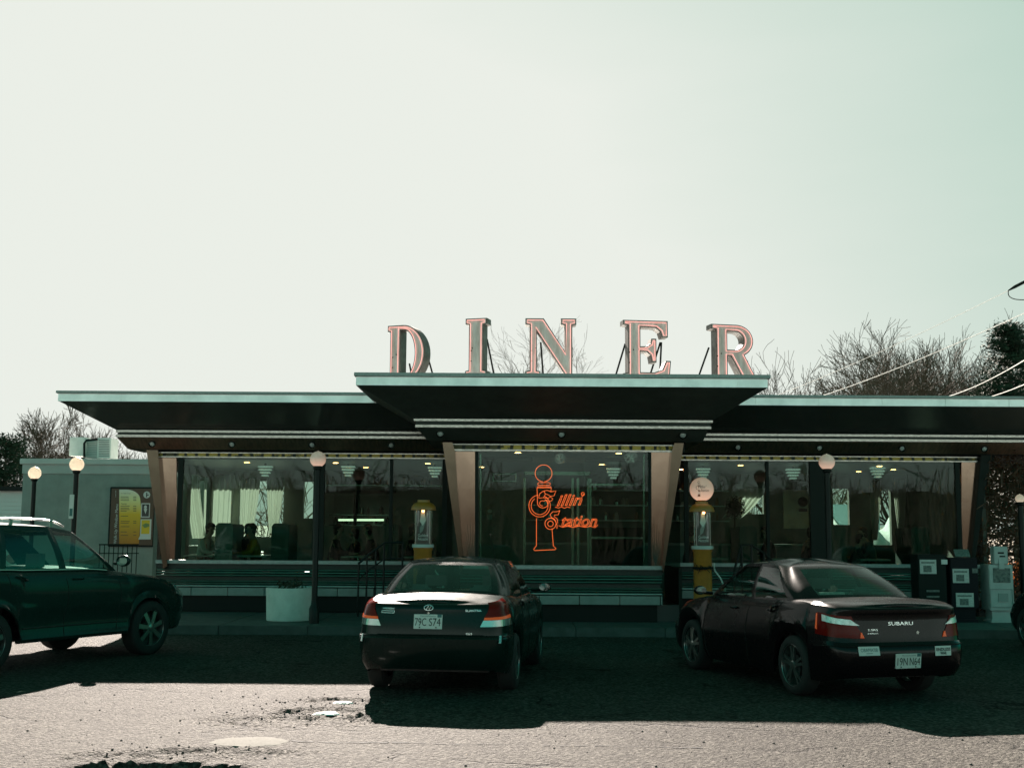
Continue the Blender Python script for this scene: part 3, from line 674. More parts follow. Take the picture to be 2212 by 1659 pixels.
LET = {
 'I': ([px([(0,0),(198,0),(198,52),(166,58),(166,462),(198,468),(198,520),(0,520),(0,468),(32,462),(32,58),(0,52)], s1, HL)], []),
 'N': ([px([(0,0),(162,0),(347,290),(347,60),(315,55),(315,0),(450,0),(450,55),(415,62),(415,520),(360,520),(102,115),(102,465),(135,472),(135,520),(0,520),(0,472),(38,465),(38,62),(0,55)], s1, HL)], []),
 'D': ([px([(0,0),(150,0)]+arc(150,260,222,260,-90,90,22)+[(0,520),(0,470),(27,465),(27,60),(0,55)], s1, HL)],
       [px([(129,46),(160,46)]+arc(160,260,114,214,-90,90,18)+[(129,474)], s1, HL)]),
 'E': ([px([(0,0),(247,0),(247,90),(215,92),(205,60),(180,40),(150,38),(95,38),(95,142),(130,140),(150,125),(155,98),(183,98),(183,228),(157,228),(150,190),(130,172),(95,170),(95,282),(170,282),(215,265),(235,217),(263,217),(255,316),(0,316),(0,290),(27,285),(27,30),(0,26)], s2, HL)], []),
 'R': ([px([(0,0),(140,0)]+arc(145,88,97,88,-90,62,18)+[(262,300),(262,316),(190,316),(112,174),(92,174),(92,285),(118,290),(118,316),(0,316),(0,290),(27,285),(27,30),(0,26)], s2, HL)],
       [px([(92,38),(135,38)]+arc(135,88,52,50,-90,90,14)+[(92,138)], s2, HL)]),
}
GL = 'channel letters of the rooftop sign'
def letter(ch, pxl, top_h, Yl, yaw, braces, lab):
    zt = Z(top_h, Yl); H = HL; z0 = zt-H
    org = V((X(pxl, Yl, top_h), Yl, z0))
    t = thing('sign_letter', lab, 'sign letter', org, R(yaw), GL)
    rot = Matrix.Translation(org) @ Matrix.Rotation(R(yaw), 4, 'Z') @ Matrix.Rotation(math.pi/2, 4, 'X')
    outs, holes_ = LET[ch]; dep = 0.26
    vs, fs = shape_mesh(outs+holes_, extrude=dep/2)
    m = MB(); m.add([rot @ (v + V((0, 0, -dep/2))) for v in vs], fs); m.build('letter_body', M_letside, t)
    vs, fs = shape_mesh([inset(l, 0.018) for l in outs] + [inset(l, 0.018, True) for l in holes_], extrude=0.001)
    m = MB(); m.add([rot @ (v + V((0, 0, 0.004))) for v in vs], fs); m.build('letter_face', M_letface, t)
    m = MB()
    for l in [inset(l, 0.037) for l in outs] + [inset(l, 0.037, True) for l in holes_]:
        m.tube([rot @ V((p[0], p[1], 0.028)) for p in l], 0.0068, 6, closed=True)
    m.build('neon_tube', M_neonp, t, smooth=True)
    m = MB()
    for (u, v) in ((0.12, 0.5), (0.12, 0.3), (0.2 if ch != 'I' else 0.14, 0.55)):
        m.sphere(rot @ V((u, v, 0.006)), 0.013, 8)
    m.build('tube_clip', M_black, t)
    for (u, v, du, dy) in braces:
        m = MB(); p = rot @ V((u, v, -dep)); m.tube([p, V((p.x+du, p.y+dy, cl1-0.02))], 0.018, 6); m.build('brace', M_black, t)
    m = MB()
    for u in ((0.06, 0.3) if ch == 'I' else (0.1, 0.75)):
        p = rot @ V((u, 0.02, -dep/2)); m.box(p.x-0.03, p.x+0.03, p.y-0.03, p.y+0.03, cl1-0.005, p.z)
    m.build('foot', M_black, t)
letter('D', 838, 441, 23.15, -22, [(0.75, 0.5, 0.2, 0.5), (0.35, 0.4, 0.1, 0.5)], 'letter D in grey metal edged with pink neon, first of the rooftop word')
letter('I', 1006, 457.5, 22.80, -17, [(0.35, 0.75, 0.22, 0.6)], 'narrow letter I in grey metal edged with pink neon, standing between D and N')
letter('N', 1135, 459.5, 22.70, 0, [(0.3, 0.7, 0.1, 0.6), (0.9, 0.6, 0.0, 0.6)], 'letter N in grey metal with pink neon, in front of the bare tree')
letter('E', 1346, 457.5, 22.75, 8, [(0.1, 0.7, -0.28, 0.5), (0.8, 0.75, -0.3, 0.5), (0.82, 0.75, 0.0, 0.5)], 'letter E in grey metal edged with pink neon, standing between N and R')
letter('R', 1536, 450, 22.95, 12, [(0.05, 0.7, -0.3, 0.5), (0.75, 0.4, 0.1, 0.5)], 'letter R in grey metal edged with pink neon, last of the rooftop word')

# ------------------------------------------------------------------ neon window sign
YN = YC+0.13
NT = thing('neon_sign', 'orange neon sign shaped like an old fuel pump reading Fillin\' Station inside the entrance glass', 'neon sign', at(*c4(1000, 700), YN))
def n4(pts): return [at(*c4(*p), YN) for p in pts]
m = MB(); tr = 0.0052
m.tube(n4(arc(946, 343, 72, 72, 95, 445, 40)), tr, 6)
m.tube(n4([(905,445),(898,440),(896,430),(905,423),(995,423),(1004,430),(1002,440),(995,445)]), tr, 6, closed=True)
m.tube(n4([(893,560),(890,470),(893,458),(1008,458),(1012,470),(1008,505)]), tr, 6)
m.tube(n4([(892,467),(1010,467)]), tr, 6)
m.tube(n4(arc(912, 622, 92, 94, -62, 262, 40)), tr, 6)
m.tube(n4(arc(912, 622, 72, 74, -50, 235, 36)), tr, 6)
m.tube(n4([(893,560),(893,595)]+arc(940, 597, 46, 42, 180, -40, 20)+arc(936, 600, 24, 22, -60, -280, 14)), tr, 6)
m.tube(n4([(885,728),(885,962),(862,992),(868,1004),(1045,996),(1054,988),(1030,965),(1018,815)]), tr, 6)
m.build('pump_outline', M_neono, NT, smooth=True)
m = MB()
m.tube(n4([(905,548),(915,515),(940,498),(975,488),(1010,500),(1030,498),(1052,492),(1036,535),(1008,540),(980,525),(962,520),(945,552),(905,556)]), tr, 6, closed=True)
m.tube(n4([(945,552),(985,556),(1003,545),(1026,562),(1012,580),(990,582)]), tr, 6)
m.tube(n4([(962,520),(950,500)]), tr, 6)
ln = at(*c4(1172, 628), YN)
def script(mb, s, x0, x1, yb, hh, rise=0.0):
    a = at(*c4(x0, yb), YN); b = at(*c4(x1, yb-rise), YN); top = at(*c4(x0, yb-hh), YN)
    text_mb(mb, s, (a+b)/2, (b-a), (0, 0, 1), (top-a).length, width=(b-a).length, shear=0.35, outline=0.016)
script(m, "illin", 1050, 1270, 622, 95, 8)
m.tube(n4(arc(1283, 520, 14, 14, 0, 330, 10)+[(1275,548)]), tr, 6)
m.tube(n4([(1045,632),(1075,640),(1100,630),(1125,642),(1150,630),(1175,638)]), tr, 6)
m.build('script_lettering', M_neono, NT, smooth=True)
m = MB()
m.tube(n4([(1085,660),(1060,672),(1025,672),(1002,695),(1012,720),(1040,735),(1052,760),(1062,790),(1060,818)]), tr, 6)
m.tube(n4([(1085,660),(1072,698),(1040,700),(1036,712),(1062,732),(1068,770)]), tr, 6)
m.tube(n4(arc(1005, 775, 47, 48, 0, 350, 28)), tr, 6)
m.tube(n4(arc(1005, 775, 24, 24, -80, 300, 20)), tr, 6)
script(m, "tation", 1090, 1395, 795, 95, 0)
m.tube(n4([(1075,790),(1110,805),(1150,795),(1200,806),(1250,794),(1300,805),(1350,796),(1385,808),(1412,785)]), tr, 6)
m.build('script_lettering', M_neono, NT, smooth=True)
m = MB()
for cx in (925, 1030): m.tube([at(*c4(cx, 270), YN+0.01), at(*c4(cx, 150), YN+0.01)], 0.003, 4)
m.tube([at(*c4(1270, 560), YN+.02), at(*c4(1300, 400), YN+.02), at(*c4(1290, 250), YN+.02), at(*c4(1275, 160), YN+.02)], 0.004, 4)
m.build('cable', M_greytrim, NT)

# ------------------------------------------------------------------ globe lamps
M_globe = mat('opal_glass_globe', (0.82, 0.76, 0.73), 0.25, transl=0.35, emit=(1.0, 0.58, 0.42), estr=0.055)
M_globel = mat('opal_glass_globe_lit', (0.85, 0.78, 0.68), 0.25, transl=0.5, emit=(1.0, 0.80, 0.62), estr=0.10)
def glow(m, lo, hi):
    nt = m.node_tree; N = nt.nodes; t = N.new('ShaderNodeTexCoord'); sp = N.new('ShaderNodeSeparateXYZ'); nt.links.new(t.outputs['Generated'], sp.inputs[0])
    r = N.new('ShaderNodeMapRange'); r.inputs[1].default_value = 0.0; r.inputs[2].default_value = 0.6; r.inputs[3].default_value = lo; r.inputs[4].default_value = hi; nt.links.new(sp.outputs['Z'], r.inputs[0]); nt.links.new(r.outputs[0], N['Principled BSDF'].inputs['Emission Strength'])
glow(M_globe, 0.17, 0.02); glow(M_globel, 0.16, 0.06)
M_bulb = mat('warm_bulb', (1, 0.7, 0.4), 0.3, emit=(1.0, 0.45, 0.14), estr=1.6)
GLAMP = 'globe lamps on black posts'
def globe_lamp(pxc, pyc, Y, r, gm, lab, ground=0.147, sticker=False):
    c = at(pxc, pyc, Y); t = thing('globe_lamp', lab, 'street lamp', (c.x, Y, ground), 0, GLAMP)
    m = MB(); m.lathe([(0.09, ground), (0.09, ground+0.25), (0.06, ground+0.32), (0.052, ground+0.4), (0.050, c.z-r-0.05), (0.075, c.z-r-0.03), (0.08, c.z-r+0.02)], (c.x, Y, 0), 16); m.build('pole', M_pole, t, smooth=True)
    m = MB(); n = 20; prof = []
    for i in range(n+1):
        a = math.pi*i/n; prof.append((max(1e-4, r*math.sin(a)), c.z - r*math.cos(a) + (0.012 if i == n else 0)))
    m.lathe(prof, (c.x, Y, 0), 32); m.build('globe', gm, t, smooth=True, angle=80)
    if sticker:
        m = MB(); a = at(151, 1068, Y-0.06); b = at(158, 1120, Y-0.06); m.box(a.x, b.x, Y-0.075, Y-0.052, b.z, a.z); s = m.build('notice', M_white, t, bevel=0.002)
        m = MB(); m.box(a.x+0.015, b.x-0.015, Y-0.078, Y-0.0752, b.z+0.05, b.z+0.2); m.build('notice_print', mat('teal_print', (0.05, 0.16, 0.15)), s)
globe_lamp(687, 992, 21.2, 0.140, M_globe, 'pinkish globe lamp on black post beside the white round planter')
globe_lamp(1786, 998, 21.2, 0.140, M_globe, 'pinkish globe lamp on black post rising behind the dark maroon sedan')
globe_lamp(166, 1003, 24.3, 0.142, M_globel, 'cream globe lamp with a narrow notice on its post, beside the menu board', 0.0, True)
globe_lamp(75, 1022, 28.0, 0.146, M_globel, 'cream globe lamp at the far left corner of the grey annex', 0.0)
globe_lamp(2203, 1077, 23.2, 0.085, M_globel, 'small low cream globe lamp at the right edge in front of the vine')

# ------------------------------------------------------------------ gas pumps
M_sign = mat('black_enamel', (0.015, 0.018, 0.016), 0.3, coat=0.3)
M_signw = mat('white_enamel', (0.62, 0.64, 0.62), 0.4)
M_dull = mat('dull_lettering', (0.22, 0.24, 0.23), 0.5)
M_cyl = glass('pump_glass', (0.85, 0.92, 0.9))
def gas_pump(pxc, Y, globe, lab):
    x = X(pxc, Y, 60); g = 0.147
    t = thing('gas_pump', lab, 'gas pump', (x, Y, g), 0, 'vintage yellow gas pumps')
    def lz(name, prof, m, par=t, n=28, **k): q = MB(); q.lathe(prof, (x, Y, 0), n); return q.build(name, m, par, smooth=True, **k)
    lz('body', [(0.20, g), (0.20, g+0.1), (0.165, g+0.14), (0.155, 1.40), (0.17, 1.43), (0.17, 1.46)], M_yellow)
    lz('collar', [(0.185, 1.46), (0.19, 1.48), (0.185, 1.515), (0.16, 1.515)], M_greytrim)
    lz('glass_cylinder', [(0.155, 1.52), (0.155, 2.10)], M_cyl)
    q = MB(); 
    for k in range(4):
        a = math.pi/4 + k*math.pi/2; q.tube([(x+0.165*math.cos(a), Y+0.165*math.sin(a), 1.5), (x+0.165*math.cos(a), Y+0.165*math.sin(a), 2.11)], 0.007, 6)
    q.build('tie_rod', M_steel, t)
    cap_ = lz('cap', [(0.215, 2.10), (0.218, 2.115), (0.205, 2.17), (0.165, 2.215), (0.11, 2.24), (0.105, 2.275), (1e-4, 2.28)], M_yellow)
    q = MB(); q.sphere((x+0.005, Y-0.16, 2.085), 0.026, 12); q.build('bulb', M_bulb, t, smooth=True)
    q = MB(); q.box(x-0.105, x+0.105, Y-0.10, Y-0.08, 1.52, 2.09); ad_ = q.build('advert_panel', M_sign, t)
    yy = Y-0.102
    q = MB(); q.prism([(x-0.035, yy, 2.07), (x+0.03, yy, 2.07), (x+0.035, yy, 1.99), (x+0.05, yy, 1.93), (x+0.0, yy, 1.83), (x-0.055, yy, 1.91), (x-0.04, yy, 1.99)], (0, -0.003, 0)); q.build('drop_emblem', M_signw, ad_)
    q = MB(); q.prism([(x+0.07, yy, 2.06), (x+0.095, yy, 2.04), (x+0.0, yy, 1.74), (x-0.05, yy, 1.70), (x-0.05, yy, 1.80)], (0, 0.0005, 0)); q.build('grey_stripe', M_dull, ad_)
    q = MB(); text_mb(q, 'Golden', (x+0.005, yy-0.001, 1.645), (1, 0, 0), (0, 0, 1), 0.05, 0.17)
    text_mb(q, 'Nozzle', (x+0.005, yy-0.001, 1.585), (1, 0, 0), (0, 0, 1), 0.05, 0.17); q.build('lettering', M_signw, ad_)
    # hose and its hook
    q = MB(); pts = [(x+0.165, Y-0.02, 1.15), (x+0.19, Y-0.05, 1.22), (x+0.2, Y-0.06, 1.10), (x+0.30, Y-0.08, 0.95), (x+0.37, Y-0.08, 0.72), (x+0.33, Y-0.05, 0.45), (x+0.2, Y-0.03, 0.42), (x+0.15, Y, 0.6)]
    q.tube(smooth_path(pts, 5), 0.014, 8); q.build('hose', M_greytrim, t, smooth=True)
    q = MB(); q.lathe([(0.165, 1.16), (0.185, 1.14), (0.165, 1.12)], (x, Y, 0), 24)
    rr = random.Random(int(pxc))
    for k in range(60):
        a = rr.uniform(-2.6, -0.4); c = V((x+0.185*math.cos(a), Y+0.185*math.sin(a), 1.14+rr.gauss(0, 0.02)))
        q.tube([c, c+V((rr.gauss(0, 0.03), -abs(rr.gauss(0.02, 0.02)), rr.gauss(0, 0.025)))], 0.005, 3)
    q.build('garland', M_black, t)
    if globe:
        q = MB(); q.lathe([(0.06, 2.275), (0.085, 2.30)], (x, Y, 0), 20); q.build('globe_collar', M_yellow, t, smooth=True)
        n = 24; r_ = 0.208; zc = 2.49
        q = MB(); q.lathe([(max(1e-4, r_*math.sin(math.pi*i/n)), zc-r_*math.cos(math.pi*i/n)) for i in range(n+1)], (x, Y, 0), 36); gg = q.build('globe', M_globe, t, smooth=True, angle=80)
        q = MB()
        def on(u, v, o=0.004):   # point on the globe's front
            d = V((u, -math.sqrt(max(0, r_**2-u*u-v*v)), v)); return V((x, Y, zc)) + d*(1+o/r_)
        def put(s, u0, v0, w, h, shear):
            tmp = MB(); text_mb(tmp, s, (0, 0, 0), (1, 0, 0), (0, 1, 0), h, w, shear=shear, align='LEFT', depth=0)
            q.add([on(u0+p.x, v0+p.y) for p in tmp.v], tmp.f)
        put("Fillin'", -0.095, 0.012, 0.14, 0.05, 0.3); put("Station", -0.055, -0.045, 0.15, 0.045, 0.3)
        for a0, a1, c0, c1, rr_ in ((0, 330, -0.07, 0.112, 0.018), (20, 300, -0.085, 0.02, 0.035)):
            q.tube([on(c0+rr_*math.cos(R(a)), c1+rr_*math.sin(R(a))) for a in range(a0, a1, 15)], 0.003, 4)
        for seg in (((-0.085, 0.09), (-0.055, 0.09)), ((-0.085, 0.08), (-0.083, 0.04)), ((-0.055, 0.08), (-0.053, 0.04))):
            q.tube([on(*seg[0]), on(*seg[1])], 0.003, 4)
        q.build('emblem', M_black, gg)
        q = MB()
        qq = [(-0.085, -0.02), (-0.055, -0.02), (-0.052, -0.11), (-0.047, -0.125), (-0.093, -0.125), (-0.088, -0.11)]
        q.add([on(*p) for p in qq], [tuple(range(6))]); q.build('emblem', mat('rust_red_print', (0.30, 0.08, 0.03)), gg)
        q = MB(); q.sphere((x, Y, 2.31), 0.035, 10); q.build('bulb', M_bulb, t, smooth=True)
    return t
def smooth_path(pts, k=4):
    pts = [V(p) for p in pts]; o = []
    for i in range(len(pts)-1):
        p0 = pts[max(i-1, 0)]; p1 = pts[i]; p2 = pts[i+1]; p3 = pts[min(i+2, len(pts)-1)]
        for j in range(k):
            t = j/k; o.append(0.5*((2*p1)+(p2-p0)*t+(2*p0-5*p1+4*p2-p3)*t*t+(3*p1-p0-3*p2+p3)*t**3))
    return o+[pts[-1]]
gas_pump(915, 21.0, False, 'yellow vintage gas pump without a globe, behind the dark green sedan')
gas_pump(1516, 21.0, True, 'yellow vintage gas pump topped by a white globe, beside the dark maroon sedan')

# ------------------------------------------------------------------ annex, its sign and rooftop unit, far shed
YA = 30.0
xa0, xa1 = X(47, YA, 60), X(352, YA, 60)
A = thing('annex_building', 'low flat roofed grey annex at the left end of the diner', 'building', (xa0+2, YA, 0))
q = MB(); q.box(xa0, xa1, YA, YA+7, 0, Z(118, YA)); q.build('wall', M_grey, A)
q = MB(); x = xa0-0.02
q.box(xa0-0.02, xa1, YA-0.03, YA+7.03, Z(118, YA)+0.001, Z(138, YA)); q.build('frieze', M_greytrim, A, bevel=0.004)
q = MB(); q.box(xa0-0.07, xa1, YA-0.09, YA+7.1, Z(138, YA)+0.002, Z(150, YA)); q.build('roof_edge', mat('pale_roof_edge', (0.52, 0.55, 0.53), 0.5, noise=0.1, nscale=2), A, bevel=0.01)
def c1(cx, cy): return ((cx/3.95)*0.9955, (800+cy/3.95)*0.9955)
def p1(cx, cy, Y): return at(*c1(cx, cy), Y)
a = p1(945, 1012, YA-0.08); b = p1(1318, 1525, YA-0.08)
S = thing('menu_sign', 'framed yellow menu board reading Walk-Up Window Menu on the grey annex wall', 'sign', ((a.x+b.x)/2, YA, b.z))
q = MB(); q.box(a.x, b.x, YA-0.08, YA-0.002, b.z, a.z); q.build('frame', M_black, S, bevel=0.01)
M_brown = mat('brown_print', (0.10, 0.05, 0.03), 0.5)
M_ywl = bpy.data.materials.new('yellow_menu_print'); M_ywl.use_nodes = True
nt = M_ywl.node_tree; t_ = nt.nodes.new('ShaderNodeTexCoord'); sp = nt.nodes.new('ShaderNodeSeparateXYZ'); nt.links.new(t_.outputs['Generated'], sp.inputs[0])
rp = nt.nodes.new('ShaderNodeValToRGB'); e = rp.color_ramp.elements; e[0].position = 0.0; e[0].color = (0.50, 0.17, 0.01, 1); e[1].position = 1; e[1].color = (0.85, 0.82, 0.72, 1)
e_ = e.new(0.55); e_.color = (0.80, 0.50, 0.02, 1); e_ = e.new(0.8); e_.color = (0.85, 0.80, 0.35, 1)
nt.links.new(sp.outputs['Z'], rp.inputs[0]); nt.links.new(rp.outputs[0], nt.nodes['Principled BSDF'].inputs['Base Color'])
def sq(name, x0, y0, x1, y1, d, m, par=S):
    a_ = p1(x0, y0, YA-0.08-d); b_ = p1(x1, y1, YA-0.08-d); k = MB(); k.box(a_.x, b_.x, YA-0.08-d-0.003, YA-0.08-d+0.001, b_.z, a_.z); return k.build(name, m, par)
sq('backing', 958, 1026, 1304, 1512, 0.003, M_brown)
pan = [p1(*c, YA-0.088) for c in [(1022,1505)]+[(1022,1035)]+[(1022+60, 1035)]+[(1082+120*math.sin(R(t*9)), 1035+85*(1-math.cos(R(t*9)))) for t in range(1, 11)]+[(1210,1200),(1190,1505)]]
k = MB(); k.prism(pan, (0, 0.004, 0)); mp_ = k.build('menu_panel', M_ywl, S)
k = MB(); rr = random.Random(5)
for yy_ in [1095, 1110, 1125, 1175, 1190, 1203, 1216, 1260, 1305, 1320, 1350, 1395, 1425]:
    w = rr.uniform(50, 78); a_ = p1(1034, yy_, YA-0.0895); b_ = p1(1034+w, yy_+5, YA-0.0895); k.box(a_.x, b_.x, YA-0.0910, YA-0.0890, b_.z, a_.z)
    if yy_ not in (1260, 1350): a_ = p1(1142, yy_, YA-0.0895); b_ = p1(1168, yy_+5, YA-0.0895); k.box(a_.x, b_.x, YA-0.0910, YA-0.0890, b_.z, a_.z)
text_mb(k, 'Ice Cream Cones', p1(1036, 1072, YA-0.0895), (1, 0, 0), (0, 0, 1), 0.030, 0.24, align='LEFT')
text_mb(k, 'Toppings', p1(1036, 1162, YA-0.0895), (1, 0, 0), (0, 0, 1), 0.034, 0.14, align='LEFT')
k.build('menu_print', M_brown, mp_)
k = MB(); text_mb(k, 'Walk-Up Window Menu', p1(998, 1500, YA-0.0885), (0, 0, 1), (-1, 0, 0), 0.072, 0.97, align='LEFT')
for j in range(5): k.sphere(p1(992, 1095-j*12, YA-0.0885), 0.010, 8)
k.build('title_lettering', M_signw, S)
k = MB(); c = p1(1258, 1080, YA-0.09); k.lathe([(1e-4, -0.003), (0.085, 0)], c, 24, 'Y'); rs = k.build('round_emblem', M_signw, S)
k = MB(); k.box(c.x-0.012, c.x+0.012, c.y-0.006, c.y-0.004, c.z-0.06, c.z+0.055); k.box(c.x-0.012, c.x+0.05, c.y-0.006, c.y-0.004, c.z-0.015, c.z+0.005); k.build('emblem_mark', M_black, rs)
sq('picture', 1212, 1152, 1282, 1275, 0.008, M_signw); sq('picture', 1219, 1160, 1275, 1266, 0.0125, M_sign)
k = MB(); k.sphere(p1(1247, 1185, YA-0.094), 0.04, 12, (1, 0.1, 1.2)); k.prism([p1(1232, 1200, YA-0.094), p1(1262, 1200, YA-0.094), p1(1247, 1245, YA-0.094)], (0, -0.002, 0)); k.build('cone_picture', M_signw, S, smooth=True)
sq('glass_picture', 1206, 1288, 1292, 1455, 0.008, M_signw); sq('glass_picture', 1214, 1296, 1280, 1415, 0.0125, mat('drink_yellow', (0.75, 0.50, 0.02)))
k = MB(); k.prism([p1(*c, YA-0.0955) for c in [(1218,1340),(1250,1322),(1279,1330),(1279,1350),(1240,1365)]], (0, -0.002, 0)); k.build('glass_picture', mat('drink_green', (0.18, 0.25, 0.08)), S)
k = MB(); k.prism([p1(*c, YA-0.0965) for c in [(1185,1462),(1200,1430),(1225,1438),(1245,1422),(1270,1440),(1292,1430),(1292,1462)]], (0, -0.002, 0)); k.build('foam_picture', M_signw, S)
# rooftop air conditioning unit
YU = 31.0
zr = Z(150, YA)
a = p1(598, 585, YU); U = thing('rooftop_air_conditioner', 'white louvred air conditioner on the flat roof of the grey annex', 'air conditioner', (a.x+0.6, YU, zr))
def ubox(name, x0, x1, y0, y1, Y0, dep, m, par): 
    p = p1(x0, y0, Y0); q_ = p1(x1, y1, Y0); k = MB(); k.box(p.x, q_.x, Y0, Y0+dep, max(zr, q_.z), p.z); return k.build(name, m, par, bevel=0.008)
ubox('side_cabinet', 598, 725, 586, 748, YU, 0.5, M_white, U)
ubox('condenser', 735, 832, 600, 770, YU+0.15, 0.5, M_greytrim, U)
ubox('louvre_cabinet', 836, 945, 592, 768, YU, 0.6, M_white, U)
k = MB()
for j in range(10):
    p = p1(846, 610+j*15, YU-0.012); q_ = p1(936, 616+j*15, YU-0.012); k.box(p.x, q_.x, YU-0.012, YU-0.001, q_.z, p.z)
k.build('louvre', mat('shadow_grey', (0.16, 0.17, 0.16), 0.6), U)
k = MB()
for j in range(9):
    p = p1(742, 628+j*15, YU+0.138); q_ = p1(826, 633+j*15, YU+0.138); k.box(p.x, q_.x, YU+0.138, YU+0.149, q_.z, p.z)
k.build('louvre', M_white, U)
k = MB(); k.tube([p1(722, 760, YU-0.05), p1(722, 640, YU-0.05), p1(740, 615, YU-0.05), p1(835, 605, YU-0.05)], 0.03, 8); k.build('pipe', M_black, U, smooth=True)
# clapboard shed far left
YS = 44
sx0, sx1 = X(-260, YS, 40), X(50, YS, 40)
SH = thing('clapboard_shed', 'pale clapboard shed with a dark roof edge at the far left', 'building', (sx0+2, YS, 0))
q = MB(); z_ = 0; zt_ = Z(80, YS)
while z_ < zt_-0.02:
    q.prism([(sx0, YS-0.0, z_), (sx0, YS-0.025, z_+0.003), (sx0, YS-0.005, z_+0.148), (sx0, YS+0.01, z_+0.148)], (sx1-sx0, 0, 0)); z_ += 0.15
q.box(sx0+0.01, sx1-0.01, YS+0.012, YS+5, 0, zt_); q.build('wall', mat('pale_clapboard', (0.55, 0.57, 0.55), 0.7), SH)
q = MB(); q.box(sx0-0.2, sx1+0.05, YS-0.25, YS+5.3, zt_+0.002, zt_+0.16); q.build('roof', M_black, SH)
# ------------------------------------------------------------------ planter, rails, newspaper boxes
YPL = 21.85; xp = X(626, YPL, -150)
P = thing('round_planter', 'white concrete tub planter on the sidewalk next to the lamp post', 'planter', (xp, YPL, 0.15))
q = MB(); q.lathe([(0.395, 0.15), (0.405, 0.16), (0.42, 0.70), (0.415, 0.725), (0.37, 0.725), (0.365, 0.66), (1e-4, 0.65)], (xp, YPL, 0), 44); q.build('tub', M_conc, P, smooth=True)
q = MB(); q.lathe([(0.36, 0.661), (0.2, 0.675), (1e-4, 0.68)], (xp, YPL, 0), 24); q.build('soil', mat('soil', (0.03, 0.022, 0.015), 0.95), P)
rr = random.Random(11)
q = MB()
for i in range(30):
    a = rr.uniform(0, 6.28); r0 = rr.uniform(0, 0.2); l = rr.uniform(0.08, 0.25); p = V((xp+r0*math.cos(a), YPL+r0*math.sin(a), 0.67)); d = V((math.cos(a)*0.6, math.sin(a)*0.6, rr.uniform(0.6, 1.2))).normalized()
    q.tube([p, p+d*l*0.5, p+d*l+V((0, 0, -0.03))], [0.004, 0.003, 0.001], 3)
    for j in range(8):
        c = p+d*l*rr.uniform(0.3, 1)+V((rr.gauss(0, 0.03), rr.gauss(0, 0.03), rr.gauss(0, 0.03))); n_ = V((rr.gauss(0, 1), rr.gauss(0, 1), rr.gauss(0, 1))).normalized(); u = n_.orthogonal().normalized()*0.03; w = n_.cross(u)*0.6
        q.add([c-u, c+w, c+u, c-w], [(0, 1, 2, 3)])
tag(q.build('dead_shrub', mat('dry_dark_leaves', (0.035, 0.04, 0.02), 0.8)), 'dark withered shrub growing in the white round planter', 'shrub')
def railing(pts, posts, Y, lab, zb=0.147):
    t = thing('handrail', lab, 'handrail', (at(*pts[0], Y).x, Y, zb), 0, 'black handrails by the ramp')
    q = MB(); q.tube([at(*p, Y) for p in pts], 0.022, 8); q.tube([at(p[0], p[1]+34, Y) for p in pts], 0.014, 8); q.build('rail', M_pole, t, smooth=True)
    for p in posts:
        c = at(*p, Y); q = MB(); q.tube([c, (c.x, Y, zb)], 0.018, 8); q.build('post', M_pole, t, smooth=True)
railing([(774, 1218), (793, 1200), (832, 1172), (872, 1172)], [(775, 1217), (793, 1200), (812, 1186), (830, 1173), (870, 1172)], 22.9, 'black handrail of thin bars behind the white planter and lamp, left of the entrance')
railing([(1585, 1235), (1602, 1177), (1623, 1177), (1650, 1194), (1690, 1232)], [(1586, 1234), (1602, 1177), (1623, 1177), (1650, 1194), (1688, 1230)], 22.9, 'black handrail of thin bars right of the globe topped pump')
q = MB(); t = thing('wire_fence', 'low black wire fence panel under the menu board', 'fence', (at(225, 1185, 29).x, 29, 0))
for px_ in range(216, 300, 10): q.tube([at(px_, 1176, 29), (at(px_, 1176, 29).x, 29, 0)], 0.012, 6)
q.build('fence_bars', M_pole, t); q = MB(); q.tube([at(214, 1176, 29), at(300, 1176, 29)], 0.016, 6); q.tube([at(214, 1195, 29), at(300, 1195, 29)], 0.012, 6); q.build('fence_rail', M_pole, t)
